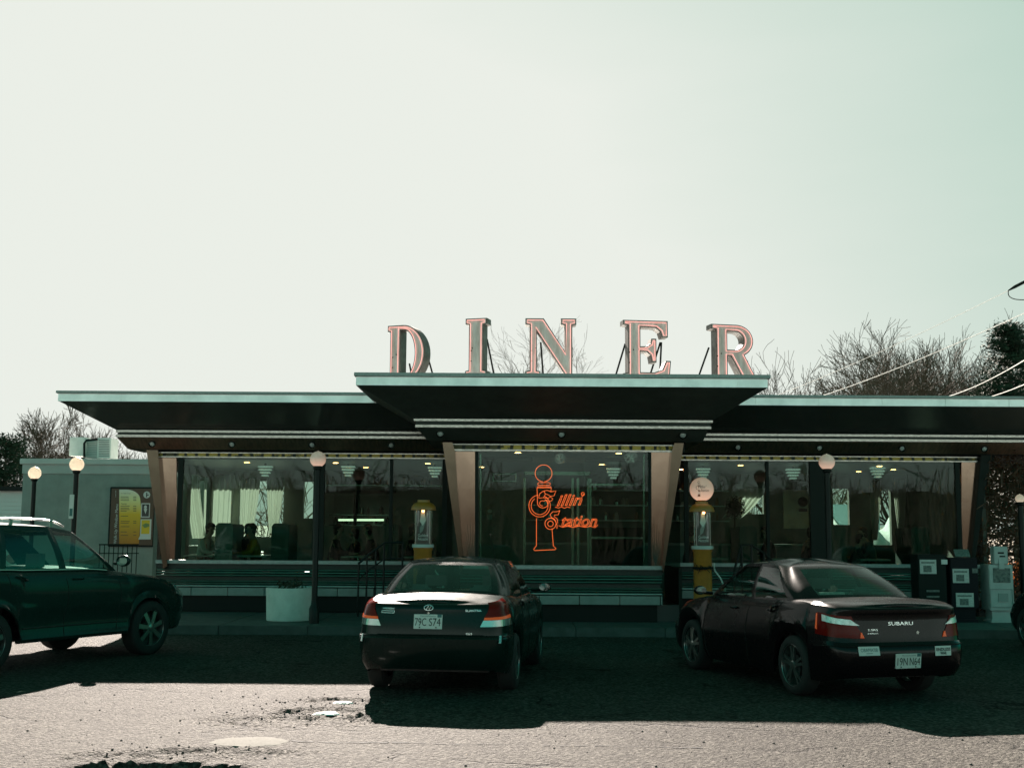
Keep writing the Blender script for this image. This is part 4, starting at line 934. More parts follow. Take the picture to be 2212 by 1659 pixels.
# dark canvas covered thing by the walk-up window
def c6(cx, cy): return ((1740+cx/3.95)*0.9955, (900+cy/3.95)*0.9955)
def p6(cx, cy, Y): return at(*c6(cx, cy), Y)
M_paper = mat('newsprint', (0.52, 0.54, 0.52), 0.8, noise=0.25, nscale=35)
M_papd = mat('newsprint_picture', (0.16, 0.18, 0.17), 0.8, noise=0.6, nscale=25)
M_boxw = mat('white_box_enamel', (0.42, 0.46, 0.45), 0.5, noise=0.12, nscale=5)
def news_box(x0, x1, ytop, ybot, Y, m, paper, lab, extra=None, coin=None):
    a = p6(x0, ytop, Y); b = p6(x1, ybot, Y); zb_ = max(b.z, 0.36)
    t = thing('newspaper_box', lab, 'newspaper box', ((a.x+b.x)/2, Y+0.2, 0.147), 0, 'newspaper boxes by the right end of the diner')
    q = MB(); q.box(a.x, b.x, Y, Y+0.42, zb_, a.z); q.build('cabinet', m, t, bevel=0.012)
    q = MB(); q.box(a.x+0.05, b.x-0.05, Y+0.05, Y+0.37, 0.2, zb_-0.001); q.box(a.x+0.02, b.x-0.02, Y+0.02, Y+0.4, 0.148, 0.2); q.build('pedestal', m, t)
    for (u0, v0, u1, v1, mm) in paper:
        c_ = p6(u0, v0, Y-0.012); d_ = p6(u1, v1, Y-0.012); q = MB(); q.box(c_.x, d_.x, Y-0.012, Y-0.002, d_.z, c_.z); pp = q.build('newspaper', mm, t)
        if mm is M_paper and abs(u1-u0) > 80:
            w_ = d_.x-c_.x; h_ = c_.z-d_.z
            q = MB(); q.box(c_.x+w_*0.2, c_.x+w_*0.7, Y-0.015, Y-0.0121, d_.z+h_*0.12, d_.z+h_*0.58); q.build('printed_picture', M_papd, pp)
            q = MB(); q.box(c_.x+w_*0.08, c_.x+w_*0.9, Y-0.0145, Y-0.0121, d_.z+h_*0.74, d_.z+h_*0.84); q.build('headline', M_papd, pp)
    if coin:
        u0, v0, u1, v1 = coin; c_ = p6(u0, v0, Y); d_ = p6(u1, v1, Y); q = MB(); q.box(c_.x, d_.x, Y-0.02, Y+0.16, max(a.z+0.001, d_.z), c_.z); cc = q.build('coin_box', m, t, bevel=0.01)
        q = MB(); q.box(c_.x+0.07, d_.x-0.07, Y-0.024, Y-0.0201, c_.z-0.13, c_.z-0.10); q.box(c_.x+0.10, d_.x-0.05, Y-0.026, Y-0.0201, c_.z-0.19, c_.z-0.165); q.tube([(d_.x, Y+0.05, d_.z+0.1), (d_.x+0.05, Y+0.05, d_.z+0.1), (d_.x+0.05, Y+0.05, d_.z+0.04)], 0.01, 6); q.build('coin_slot', M_black, cc)
        q = MB(); q.box((c_.x+d_.x)/2-0.05, (c_.x+d_.x)/2+0.05, Y-0.035, Y-0.021, a.z-0.08, a.z+0.12); q.build('handle', m, t, bevel=0.004)
    return t, a, b
M_boxd = mat('dark_box_enamel', (0.006, 0.012, 0.011), 0.5, spec=0.15)
M_boxt = mat('tan_box_enamel', (0.008, 0.009, 0.013), 0.5, spec=0.15)
news_box(990, 1250, 1195, 1640, 22.3, M_boxd, [(1010, 1240, 1155, 1362, M_paper), (1195, 1240, 1248, 1280, M_signw), (1070, 1500, 1180, 1518, M_papd), (1070, 1550, 1180, 1566, M_papd)], 'dark newspaper box nearest the maroon sedan, front page behind its window')
t, a, b = news_box(1270, 1522, 1225, 1660, 22.3, M_boxt, [(1292, 1318, 1435, 1440, M_paper), (1460, 1315, 1510, 1355, M_papd), (1320, 1525, 1476, 1645, M_paper)], 'dark newspaper box in the middle, pale poster on its lower door')
q = MB(); q.prism([p6(1300, 1152, 22.5), p6(1425, 1152, 22.5), p6(1445, 1215, 22.3), p6(1318, 1215, 22.3)], (0, 0.01, -0.01)); q.build('price_card', M_papd, t)
t, a, b = news_box(1600, 1825, 1282, 1690, 22.3, M_boxw, [(1640, 1312, 1790, 1438, M_papd)], 'pale newspaper box with a coin box on top, beside the vine', coin=(1640, 1128, 1765, 1280))
for (x0, y0, x1, y1) in ((1612, 1490, 1815, 1650), ):
    k = MB()
    a_ = p6(x0, y0, 22.29); b_ = p6(x1, y1, 22.29)
    for (u, v, w, z) in ((a_.x, a_.x+0.012, b_.z, a_.z), (b_.x-0.012, b_.x, b_.z, a_.z)): k.box(u, v, 22.285, 22.2985, w, z)
    k.box(a_.x+0.012, b_.x-0.012, 22.285, 22.2985, a_.z-0.012, a_.z); k.box(a_.x+0.012, b_.x-0.012, 22.285, 22.2985, b_.z, b_.z+0.012)
    k.box(a_.x+0.15, b_.x-0.09, 22.285, 22.2985, b_.z+0.1, a_.z-0.08); k.build('door_moulding', mat('box_moulding', (0.26, 0.30, 0.29), 0.5), t)
# ------------------------------------------------------------------ cars
def paint(name, col, flake=0.25, rough=0.3):
    return mat(name, col, rough, 0.0, spec=0.12, noise=flake, nscale=3, coat=0.2)
M_tyre = mat('tyre_rubber', (0.014, 0.014, 0.014), 0.8)
M_alloy = mat('alloy_rim', (0.30, 0.32, 0.31), 0.28, 0.9)
M_red = mat('red_lens', (0.16, 0.006, 0.004), 0.15, spec=0.08, coat=0.1)
M_orange = mat('orange_lens', (0.85, 0.12, 0.03), 0.15, spec=0.2, emit=(1, 0.12, 0.03), estr=0.03)
M_clear = bpy.data.materials.new('clear_ribbed_lens'); M_clear.use_nodes = True
nt = M_clear.node_tree; b_ = nt.nodes['Principled BSDF']; b_.inputs['Roughness'].default_value = 0.12; b_.inputs['Metallic'].default_value = 0.6; b_.inputs['Coat Weight'].default_value = 1
wv = nt.nodes.new('ShaderNodeTexWave'); wv.bands_direction = 'Y'; wv.inputs['Scale'].default_value = 34; tcx = nt.nodes.new('ShaderNodeTexCoord'); nt.links.new(tcx.outputs['Object'], wv.inputs[0])
rp = nt.nodes.new('ShaderNodeValToRGB'); rp.color_ramp.elements[0].color = (0.16, 0.18, 0.17, 1); rp.color_ramp.elements[1].color = (0.85, 0.9, 0.88, 1); nt.links.new(wv.outputs[0], rp.inputs[0]); nt.links.new(rp.outputs[0], b_.inputs['Base Color'])
M_clear2 = mat('clear_faceted_lens', (0.78, 0.82, 0.80), 0.25, 0.4, noise=0.5, nscale=24)
M_seat = mat('grey_cloth_seat', (0.14, 0.15, 0.15), 0.9)
M_trimd = mat('black_car_trim', (0.018, 0.018, 0.018), 0.5)
M_plate = mat('white_plate', (0.62, 0.64, 0.62), 0.45)
M_ink = mat('dark_ink', (0.012, 0.014, 0.015), 0.5)
M_tealink = mat('teal_ink', (0.04, 0.14, 0.15), 0.5)
M_badge = mat('silver_badge', (0.75, 0.77, 0.76), 0.2, 0.8, emit=(0.5, 0.55, 0.52), estr=0.0)

def interp(x, pts):
    if x <= pts[0][0]: return pts[0][1]
    for (a, b), (c, d) in zip(pts[:-1], pts[1:]):
        if x <= c: return b + (d-b)*(x-a)/(c-a)
    return pts[-1][1]
def sinterp(x, pts, w=0.09):
    return sum(interp(x+w*k, pts)*q for k, q in ((-1, .2), (-.5, .2), (0, .2), (.5, .2), (1, .2)))

class Car:
    def __init__(s, label, cat, loc, heading, P, group=None, name='parked_car'):
        s.P = P; s.t = thing(name, label, cat, loc, R(heading), group)
    def zb(s, x):
        P = s.P; z = interp(x, P['sill'])
        for xw in P['wheels']:
            d = P['Ra']**2 - (x-xw)**2
            if d > 0: z = max(z, P['Rw'] + math.sqrt(d))
        return z
    def zt(s, x): return sinterp(x, s.P['top'])
    def BP(s, u, t, off=0.0):
        if off:
            e = 1e-3; a = s.BP(u-e, t); b = s.BP(u+e, t); c = s.BP(u, max(0, t-e*3)); d = s.BP(u, min(1, t+e*3))
            n = (b-a).cross(d-c); n.normalize()
            p = s.BP(u, t); ctr = V((s.P['L']/2, 0, 0.6))
            if n.dot(p-ctr) < 0: n = -n
            return p + n*off
        P = s.P; L = P['L']; W = P['W']; sg = 1 if u >= 0 else -1; a = min(1, abs(u))
        if a < 0.2:
            f = a/0.2*math.pi/2; p = P.get('pr', 3.4); c, si = math.cos(f), math.sin(f)
            r = (abs(c)**p+abs(si)**p)**(-1/p); x = P['ar']*(1-r*c); y = r*si
        elif a > 0.8:
            f = (1-a)/0.2*math.pi/2; p = P.get('pf', 3.0); c, si = math.cos(f), math.sin(f)
            r = (abs(c)**p+abs(si)**p)**(-1/p); x = L-P['af']*(1-r*c); y = r*si
        else:
            x = P['ar'] + (L-P['ar']-P['af'])*(a-0.2)/0.6; y = 1
        y *= W*sinterp(x, P['taper'], 0.2)
        z = s.zb(x) + (s.zt(x)-s.zb(x))*t
        ro, fo, so = interp(t, P['ro']), interp(t, P['fo']), interp(t, P['so'])
        if z < 0.8 and 'flare' in P:
            for xw in P['wheels']: so -= P['flare']*math.exp(-((x-xw)/0.42)**2)*(1 if y > 0.3 else 0)
        x2 = ro + (L-fo-ro)*x/L
        return V((x2, sg*y*(1-so/W), z))
    def u_at_x(s, x):
        return 0.2 + 0.6*(x-s.P['ar'])/(s.P['L']-s.P['ar']-s.P['af'])
    def RU(s, y, t=0.5):
        lo, hi = 0.0, 0.2
        for _ in range(24):
            m = (lo+hi)/2
            if abs(s.BP(m, t).y) < abs(y): lo = m
            else: hi = m
        return lo*(1 if y >= 0 else -1)
    def TR(s, z, x=0.05): return (z-s.zb(x))/(s.zt(x)-s.zb(x))
    def body(s, m):
        P = s.P; us = [0.2*i/16 for i in range(16)]
        x0, x1 = P['ar'], P['L']-P['af']; xs = [x0 + (x1-x0)*i/80 for i in range(81)]
        for xw in P['wheels']:
            zc = P['Rw']; k = math.sqrt(max(0, P['Ra']**2-(interp(xw, P['sill'])-zc)**2))
            xs += [xw+k*q for q in (-1.001, -0.999, -0.97, -0.92, 0.92, 0.97, 0.999, 1.001)]
        us += sorted(s.u_at_x(x) for x in xs); us += [0.8+0.2*i/16 for i in range(1, 17)]
        full = [-u for u in reversed(us[1:])] + us; n = len(full)
        ts = P['ts']; mb = MB(); vs = []
        for t in ts: vs += [s.BP(u, t) for u in full]
        fs = [(k*n+i, k*n+i+1, (k+1)*n+i+1, (k+1)*n+i) for k in range(len(ts)-1) for i in range(n-1)]
        # close the nose seam
        o = len(vs); nc = 9; m0 = len(us); half = [s.BP(u, 1.0) for u in us]
        mb.add(vs, fs)
        cap = []
        for p in half:
            for j in range(nc):
                q = -1+2*j/(nc-1); cr = P['crown']*min(1, abs(p.y)/0.5)
                cap.append(V((p.x, p.y*q, p.z + cr*(1-q*q))))
        mb.add(cap, [(i*nc+j, i*nc+j+1, (i+1)*nc+j+1, (i+1)*nc+j) for i in range(m0-1) for j in range(nc-1)])
        return mb.build('body', m, s.t, smooth=True, angle=30, local=True)
    def under(s):
        P = s.P; q = MB(); W = P['W']
        q.box(0.35, P['L']-0.35, -(W-0.27), W-0.27, P['sill'][1][1]+0.03, 0.34)
        for xw in P['wheels']:
            q.box(xw-0.36, xw+0.36, -(W-0.28), W-0.28, 0.34, P['Rw']+P['Ra']+0.02)
        q.build('underbody', M_trimd, s.t, local=True)
    def cabin(s, paintm, glassm, trim=None):
        P = s.P; G = P['cab']; B = G['base']; T = G['roof']; nk = len(B)
        tv = G.get('tv', [0, .07, .2, .35, .5, .65, .8, .91, 1.0])
        sub = 5
        def ring(t):
            pts = []
            for k in range(nk):
                (xb, yb), (xt, yt) = B[k], T[k]
                bul = math.sin(math.pi*t)*G.get('bulge', 0.03)
                f = t + 0.0
                x = xb+(xt-xb)*f; y = yb+(yt-yb)*(f**1.25)
                if abs(yb) > 0.4: y += bul*0.6*(1 if y > 0 else -1)
                x += bul*(-1 if k <= 1 else (1 if k >= nk-2 else 0))
                zb_ = s.zt(xb)+G['zoff'][k] ; zt_ = G['zroof'][k]
                pts.append(V((x, y, zb_+(zt_-zb_)*f)))
            return pts
        def dense(t):
            h = ring(t); L_ = h[1:]; full = [V((p.x, -p.y, p.z)) for p in reversed(L_[:-1])] + h   # from front(right side)... rear centre ... front centre
            full = [V((h[-1].x, -h[-1].y, h[-1].z))] + full if abs(h[-1].y) > 1e-6 else [h[-1]] + full
            o = []; seg = []
            for i in range(len(full)-1):
                p0 = full[i-1] if i > 0 else V((full[1].x, -full[1].y if False else full[1].y*-1, full[1].z)) ; p1 = full[i]; p2 = full[i+1]
                p3 = full[i+2] if i+2 < len(full) else V((full[-2].x, -full[-2].y, full[-2].z))
                for j in range(sub):
                    q = j/sub
                    if G['smooth'][min(i, len(full)-2-i)]:
                        c = 0.5*((2*p1)+(p2-p0)*q+(2*p0-5*p1+4*p2-p3)*q*q+(3*p1-p0-3*p2+p3)*q**3)
                    else: c = p1.lerp(p2, q)
                    o.append(c); seg.append(i)
            o.append(full[-1]); return o, seg
        rows = [dense(t) for t in tv]; n = len(rows[0][0]); seg = rows[0][1]; nseg = 2*(nk-1)
        pa = MB(); allv = [p for r_, _ in rows for p in r_]
        panes = {}
        names = G['panes']                      # half segment index (0 = rear centre) -> name
        pf = []
        for k in range(len(tv)-1):
            for i in range(n-1):
                si = seg[i]; hs = (nk-2-si) if si < nk-1 else (si-(nk-1)); side = 'R' if si < nk-1 else 'L'
                f = (k*n+i, k*n+i+1, (k+1)*n+i+1, (k+1)*n+i)
                nm = names.get(hs)
                if nm and 1 <= k <= len(tv)-3:
                    key = nm if nm in ('rear_window', 'windscreen') else nm+side
                    panes.setdefault(key, []).append(f)
                else: pf.append(f)
        pa.add(allv, pf)
        top = rows[-1][0]; xc = sum(p.x for p in top)/len(top); ks = 6; cv = []
        crn = G['crown']
        for j in range(ks+1):
            q = 1-j/ks
            cv += [V((xc+(p.x-xc)*q, p.y*q, p.z + crn*(1-q*q))) for p in top]
        nn = len(top)
        pa.add(cv, [(j*nn+i, j*nn+i+1, (j+1)*nn+i+1, (j+1)*nn+i) for j in range(ks) for i in range(nn-1)])
        pa.build('roof', paintm, s.t, smooth=True, angle=40, local=True)
        for key, fl in panes.items():
            mm = MB(); mm.add(allv, fl); used = sorted({i for f in fl for i in f}); mp_ = {o: i for i, o in enumerate(used)}
            mm = MB(); mm.add([allv[i] for i in used], [tuple(mp_[i] for i in f) for f in fl])
            mm.build({'rear_window': 'rear_window', 'windscreen': 'windscreen'}.get(key, 'side_window'), glassm, s.t, smooth=True, local=True)
        s.rows = rows
    def patch(s, name, c, m, off=0.008, nu=8, nv=5, par=None, label=None):
        """c = four (u,t) corners: bl, br, tr, tl"""
        q = MB(); vs = []; vi = []
        for j in range(nv+1):
            for i in range(nu+1):
                a, b = i/nu, j/nv
                u = (c[0][0]*(1-a)+c[1][0]*a)*(1-b)+(c[3][0]*(1-a)+c[2][0]*a)*b
                t = (c[0][1]*(1-a)+c[1][1]*a)*(1-b)+(c[3][1]*(1-a)+c[2][1]*a)*b
                vs.append(s.BP(u, t, off)); vi.append(s.BP(u, t, -0.01))
        w = nu+1; N_ = len(vs); fs = [(j*w+i, j*w+i+1, (j+1)*w+i+1, (j+1)*w+i) for j in range(nv) for i in range(nu)]
        edge = [i for i in range(w)] + [j*w+nu for j in range(1, nv+1)] + [nv*w+i for i in range(nu-1, -1, -1)] + [j*w for j in range(nv-1, 0, -1)]
        fs += [(edge[k], edge[(k+1) % len(edge)], edge[(k+1) % len(edge)]+N_, edge[k]+N_) for k in range(len(edge))]
        q.add(vs+vi, fs); o = q.build(name, m, par or s.t, smooth=True, angle=50, local=True)
        if label: o['label'] = label
        return o
    def yz(s, pts): return [(s.RU(y, s.TR(z)), s.TR(z)) for y, z in pts]
    def decal(s, name, txt, y, z, h, w, m, off=0.004, bold=0.0, par=None):
        tmp = MB(); text_mb(tmp, txt, (0, 0, 0), (1, 0, 0), (0, 1, 0), h, w, bold=bold)
        q = MB(); q.add([s.BP(s.RU(y-p.x, s.TR(z)), s.TR(z+p.y), off) for p in tmp.v], tmp.f)
        return q.build(name, m, par or s.t, local=True)
    def box_on(s, name, y, z, w, h, m, off=0.006, dep=0.01, par=None, bev=0.002):
        q = MB(); a = s.BP(s.RU(y, s.TR(z)), s.TR(z), off); b = s.BP(s.RU(y-w/2, s.TR(z)), s.TR(z), off); c = s.BP(s.RU(y+w/2, s.TR(z)), s.TR(z), off)
        r_ = (b-c).normalized(); up = (s.BP(s.RU(y, s.TR(z)), s.TR(z+h/2), off)-s.BP(s.RU(y, s.TR(z)), s.TR(z-h/2), off)).normalized(); n_ = r_.cross(up)
        if n_.x > 0: n_ = -n_
        s.fr = (a, r_, up, n_)
        P0 = [a+r_*(i*w/2)+up*(j*h/2)+n_*(dep) for i, j in ((-1, -1), (1, -1), (1, 1), (-1, 1))]
        q.prism(P0, -n_*(dep+0.004)); return q.build(name, m, par or s.t, local=True, bevel=bev)
    def plate(s, y, z, a_, b_, extra=None):
        o = s.box_on('number_plate', y, z, 0.305, 0.152, M_plate, 0.008, 0.008)
        a, r_, up, n_ = s.fr; f = a+n_*0.009
        q = MB(); text_mb(q, a_, f-up*0.043-r_*0.079, r_, up, 0.080, 0.122); text_mb(q, b_, f-up*0.043+r_*0.073, r_, up, 0.080, 0.124)
        q.build('plate_number', M_ink, o, local=True)
        q = MB(); text_mb(q, 'Massachusetts', f+up*0.052, r_, up, 0.014, 0.17); q.build('plate_name', M_tealink, o, local=True)
        q = MB()
        for k in (-0.088, 0.088): q.sphere(f-up*0.06+r_*k, 0.008, 8)
        q.build('plate_bolt', M_ink, o, local=True)
        q = MB(); q.prism([f+up*0.075+r_*0.1, f+up*0.075+r_*0.145, f+up*0.045+r_*0.145, f+up*0.045+r_*0.1], n_*0.001); q.build('plate_sticker', M_tealink, o, local=True)
        return o
    def wheel(s, xw, side, Rt, Rr, spokes, m=M_alloy, wid=0.2, double=False):
        y0 = side*(s.P['W']-0.03); q = MB(); c = (xw, y0, Rt)
        sg = side
        q.lathe([(Rr-0.015, -0.12*sg), (1e-4, -0.12*sg)], c, 28, 'Y', cap=False); q.lathe([(0.12, -0.10*sg), (0.13, -0.06*sg), (0.13, -0.04*sg), (1e-4, -0.04*sg)], c, 20, 'Y'); hub = q.build('wheel', M_trimd, s.t, smooth=True, local=True)
        q = MB(); pr = [(Rr-0.01, -0.02*sg), (Rr+0.005, -0.002*sg), (Rr+0.03, 0.004*sg), (Rt-0.03, -0.004*sg), (Rt-0.008, -0.022*sg), (Rt, -0.045*sg), (Rt, -(wid-0.03)*sg), (Rt-0.03, -wid*sg), (Rr, -wid*sg), (Rr-0.01, -0.02*sg)]
        q.lathe(pr, c, 44, 'Y', cap=False); q.build('tyre', M_tyre, hub, smooth=True, local=True)
        q = MB(); q.lathe([(Rr-0.012, -wid*sg), (Rr-0.012, -0.03*sg), (Rr, -0.006*sg), (Rr+0.004, -0.008*sg)], c, 44, 'Y', cap=False)
        q.lathe([(0.055, -0.03*sg), (0.052, -0.012*sg), (0.035, -0.006*sg), (1e-4, -0.006*sg)], c, 20, 'Y')
        cc = V(c)
        for k in range(spokes):
            for dd in ((-0.11, 0.11) if double else (0,)):
                a = 2*math.pi*k/spokes + 0.3
                d0 = V((math.cos(a+dd*0.9), 0, math.sin(a+dd*0.9))); d1 = V((math.cos(a+dd*1.5), 0, math.sin(a+dd*1.5))); n0 = V((-d0.z, 0, d0.x)); n1 = V((-d1.z, 0, d1.x))
                w0, w1 = (0.018, 0.014) if double else (0.026, 0.034)
                yy = V((0, -0.012*sg, 0)); y1 = V((0, -0.02*sg, 0))
                pl = [cc+d0*0.045-n0*w0+yy, cc+d0*0.045+n0*w0+yy, cc+d1*(Rr-0.006)+n1*w1+y1, cc+d1*(Rr-0.006)-n1*w1+y1]
                q.prism(pl, (0, -0.022*sg, 0))
        q.build('rim', m, hub, smooth=True, local=True, bevel=0.0)
    def mirror(s, x, side, z, m, sz=0.8):
        q = MB(); y = side*(s.P['W']+0.08); q.sphere((x, y, z), 0.1*sz, 16, (0.55, 1.05, 0.72)); q.v = [V((max(p.x, x-0.035), p.y, p.z)) for p in q.v]
        q.tube([(x+0.02, side*(s.P['W']-0.1), z-0.04), (x+0.01, y-side*0.05, z-0.03)], 0.022, 8)
        o = q.build('side_mirror', m, s.t, smooth=True, local=True)
        q = MB(); n = 20; rim_ = [(x-0.038, y+0.088*sz*math.cos(a)*side, z+0.058*sz*math.sin(a)) for a in [2*math.pi*i/n for i in range(n)]]
        q.prism(rim_, (-0.003, 0, 0)); q.build('mirror_glass', mat('mirror_glass', (0.3, 0.32, 0.31), 0.05, 1.0), o, local=True)
    def seats(s, xf, xr, zs=1.02, hz=1.2):
        for x, y in ((xf, 0.36), (xf, -0.36)):
            q = MB(); q.box(x-0.08, x+0.06, y-0.24, y+0.24, 0.5, zs); q.box(x-0.06, x+0.03, y-0.13, y+0.13, zs+0.05, hz); q.tube([(x-0.01, y-0.05, zs-0.02), (x-0.01, y-0.05, zs+0.08)], 0.008, 6)
            q.build('front_seat', M_seat, s.t, bevel=0.05, local=True, bseg=3)
        q = MB(); q.box(xr-0.08, xr+0.1, -0.62, 0.62, 0.5, zs-0.02); 
        for y in (0.36, -0.36): q.box(xr-0.07, xr+0.03, y-0.13, y+0.13, zs-0.0, zs+0.11)
        q.build('rear_seat', M_seat, s.t, bevel=0.04, local=True, bseg=3)
    def seam(s, x, t0, t1, side, lean=0.0, name='door_seam'):
        q = MB(); q.tube([s.BP(side*s.u_at_x(x+lean*(k/8)), t0+(t1-t0)*k/8, 0.0005) for k in range(9)], 0.0045, 5); q.build(name, M_black, s.t, local=True)
    def handle(s, x, t, side, m):
        q = MB(); n = 7; q.tube([s.BP(side*s.u_at_x(x-0.09+0.18*i/n), t, 0.012+0.026*math.sin(math.pi*i/n)) for i in range(n+1)], 0.013, 8); q.build('door_handle', m, s.t, smooth=True, local=True)

TS = [0, .05, .12, .2, .3, .4, .47, .5, .52, .56, .64, .72, .8, .86, .9, .93, .96, .98, 1]
# ---- dark green sedan, seen from behind, middle of the picture
PG = dict(L=4.50, W=0.86, wheels=(0.98, 3.59), Ra=0.345, Rw=0.31, ar=0.55, af=0.75, crown=0.035, pr=4.4, ts=TS,
  sill=[(0, 0.30), (0.45, 0.22), (4.0, 0.2), (4.5, 0.25)],
  top=[(0, 0.985), (0.35, 1.03), (0.75, 1.045), (1.6, 1.0), (2.8, 0.985), (3.3, 0.96), (4.0, 0.84), (4.5, 0.66)],
  taper=[(0, 0.945), (0.6, 0.965), (1.3, 1.0), (3.2, 1.0), (3.9, 0.97), (4.5, 0.92)],
  ro=[(0, .09), (.12, .03), (.3, 0.0), (.47, .0), (.5, .03), (.52, .055), (.6, .06), (.86, .085), (.93, .09), (.96, .10), (.98, .12), (1, .17)],
  fo=[(0, .12), (.2, .02), (.5, 0), (.7, .05), (.9, .14), (1, .28)],
  so=[(0, .07), (.15, .02), (.45, 0), (.52, .004), (.75, .022), (.9, .055), (.96, .085), (1, .14)],
  cab=dict(base=[(0.66, 0), (0.74, 0.55), (0.98, 0.70), (1.12, 0.735), (1.95, 0.745), (2.05, 0.745), (2.98, 0.735), (3.12, 0.70), (3.30, 0.52), (3.42, 0)],
           roof=[(1.33, 0), (1.37, 0.42), (1.46, 0.50), (1.60, 0.555), (1.98, 0.575), (2.06, 0.575), (2.42, 0.565), (2.50, 0.54), (2.60, 0.42), (2.66, 0)],
           zoff=[.03, .02, 0, -.01, -.01, -.01, -.01, -.01, .015, .03], zroof=[1.385, 1.375, 1.365, 1.375, 1.39, 1.39, 1.38, 1.37, 1.36, 1.365],
           smooth=[1]*9, panes={0: 'rear_window', 3: 'rear_side', 5: 'front_side', 8: 'windscreen'}, crown=0.05, bulge=0.03))
PG['cab']['smooth'] = [1, 1, 1, 1, 1, 1, 1, 1, 1]
M_green = paint('dark_green_car_paint', (0.005, 0.014, 0.012), 0.2, 0.25)
C1 = Car('dark green four door sedan seen squarely from behind, plate 79C S74', 'car', (-0.86, 12.87, 0), 83, PG)
C1.body(M_green); C1.under(); C1.cabin(M_green, M_carglass); C1.seats(2.35, 1.35)
for sd_ in (1, -1):
    for xw in PG['wheels']: C1.wheel(xw, sd_, 0.31, 0.195, 7)
for sg in (1, -1):
    r0 = C1.RU(0.60*sg, C1.TR(.86)); r1 = 0.165*sg
    tz = C1.TR
    C1.patch('tail_lamp', [(C1.RU(0.575*sg, tz(.85)), tz(.845)), (0.170*sg, tz(.845)), (0.172*sg, tz(.985)), (C1.RU(0.63*sg, tz(.96)), tz(.985))], M_red, 0.006, 10, 6)
    C1.patch('turn_lamp', [(C1.RU(0.565*sg, tz(.83)), tz(.815)), (0.172*sg, tz(.815)), (0.170*sg, tz(.842)), (C1.RU(0.573*sg, tz(.85)), tz(.842))], M_orange, 0.008, 8, 2)
    C1.patch('reversing_lamp', [(C1.RU(0.53*sg, tz(.77)), tz(.745)), (0.174*sg, tz(.75)), (0.172*sg, tz(.812)), (C1.RU(0.563*sg, tz(.81)), tz(.812))], M_clear, 0.008, 8, 3)
    C1.mirror(3.0, sg, 1.04, M_green)
    C1.handle(1.35, 0.86, sg, M_green); C1.handle(2.35, 0.86, sg, M_green)
    C1.seam(1.98, 0.05, 0.97, sg); C1.seam(3.05, 0.05, 0.97, sg, 0.03); C1.seam(1.28, 0.45, 0.97, sg, -0.1)
C1.plate(0.02, 0.795, '79C', 'S74')
C1.decal('model_badge', 'ELANTRA', -0.46, 0.905, 0.022, 0.165, M_badge)
C1.decal('maker_badge', 'HYUNDAI', 0.46, 0.92, 0.018, 0.125, M_badge)
C1.decal('trim_badge', 'GLS', -0.42, 0.665, 0.02, 0.065, M_badge)
o = C1.box_on('dealer_badge', 0.46, 0.893, 0.145, 0.026, M_badge, 0.003, 0.002); a, r_, up, n_ = C1.fr
q = MB(); f = a+n_*0.003; q.prism([f-r_*.068-up*.009, f+r_*.068-up*.009, f+r_*.068+up*.009, f-r_*.068+up*.009], n_*0.001); q.build('badge_field', M_ink, o, local=True)
q = MB(); zc_ = 0.94; pts = [C1.BP(C1.RU(0.02+0.048*math.cos(R(a)), C1.TR(zc_)), C1.TR(zc_+0.026*math.sin(R(a))), 0.007) for a in range(0, 360, 15)]; q.tube(pts, 0.004, 6, closed=True)
for (y0, z0, y1, z1) in ((0.045, -0.018, 0.022, 0.02), (0.018, -0.02, -0.008, 0.018), (0.036, 0.0, 0.0, 0.0)):
    q.tube([C1.BP(C1.RU(0.0+y0, C1.TR(zc_)), C1.TR(zc_+z0), 0.008), C1.BP(C1.RU(0.0+y1, C1.TR(zc_)), C1.TR(zc_+z1), 0.008)], 0.0045, 6)
q.build('emblem', M_badge, C1.t, smooth=True, local=True)
q = MB(); q.lathe([(1e-4, 0.002), (0.012, 0.0)], (0, 0, 0), 12, 'X'); p = C1.BP(C1.RU(0.02), C1.TR(0.885), 0.004); q.v = [v_+p+V((-0.003, 0, 0)) for v_ in q.v]; q.build('lock', M_badge, C1.t, local=True)
for t_ in (0.50, ):
    q = MB(); q.tube([C1.BP(u/100, t_, 0.0) for u in range(-19, 20)], 0.005, 5); q.build('bumper_seam', M_black, C1.t, local=True)
q = MB(); q.tube([(0.10+0.0, y/10*0.565, 0) for y in range(-10, 11)], 0.004, 5); q.v = [C1.BP(C1.RU(v_.y, .6), C1.TR(0.66), 0.0)+V((v_.x-0.10, 0, v_.z)) for v_ in q.v]; q.build('boot_seam', M_black, C1.t, local=True)
q = MB(); q.tube([(1.42, -0.52, 1.36), (1.30, -0.50, 1.52), (1.16, -0.48, 1.70)], [0.004, 0.003, 0.002], 6); q.sphere((1.155, -0.48, 1.705), 0.008, 8); q.build('aerial', M_black, C1.t, local=True)
for y in (0.47, -0.47):
    C1.box_on('bumper_reflector', 0.74*(1 if y > 0 else -1), 0.62, 0.03, 0.09, M_clear, 0.002, 0.006)
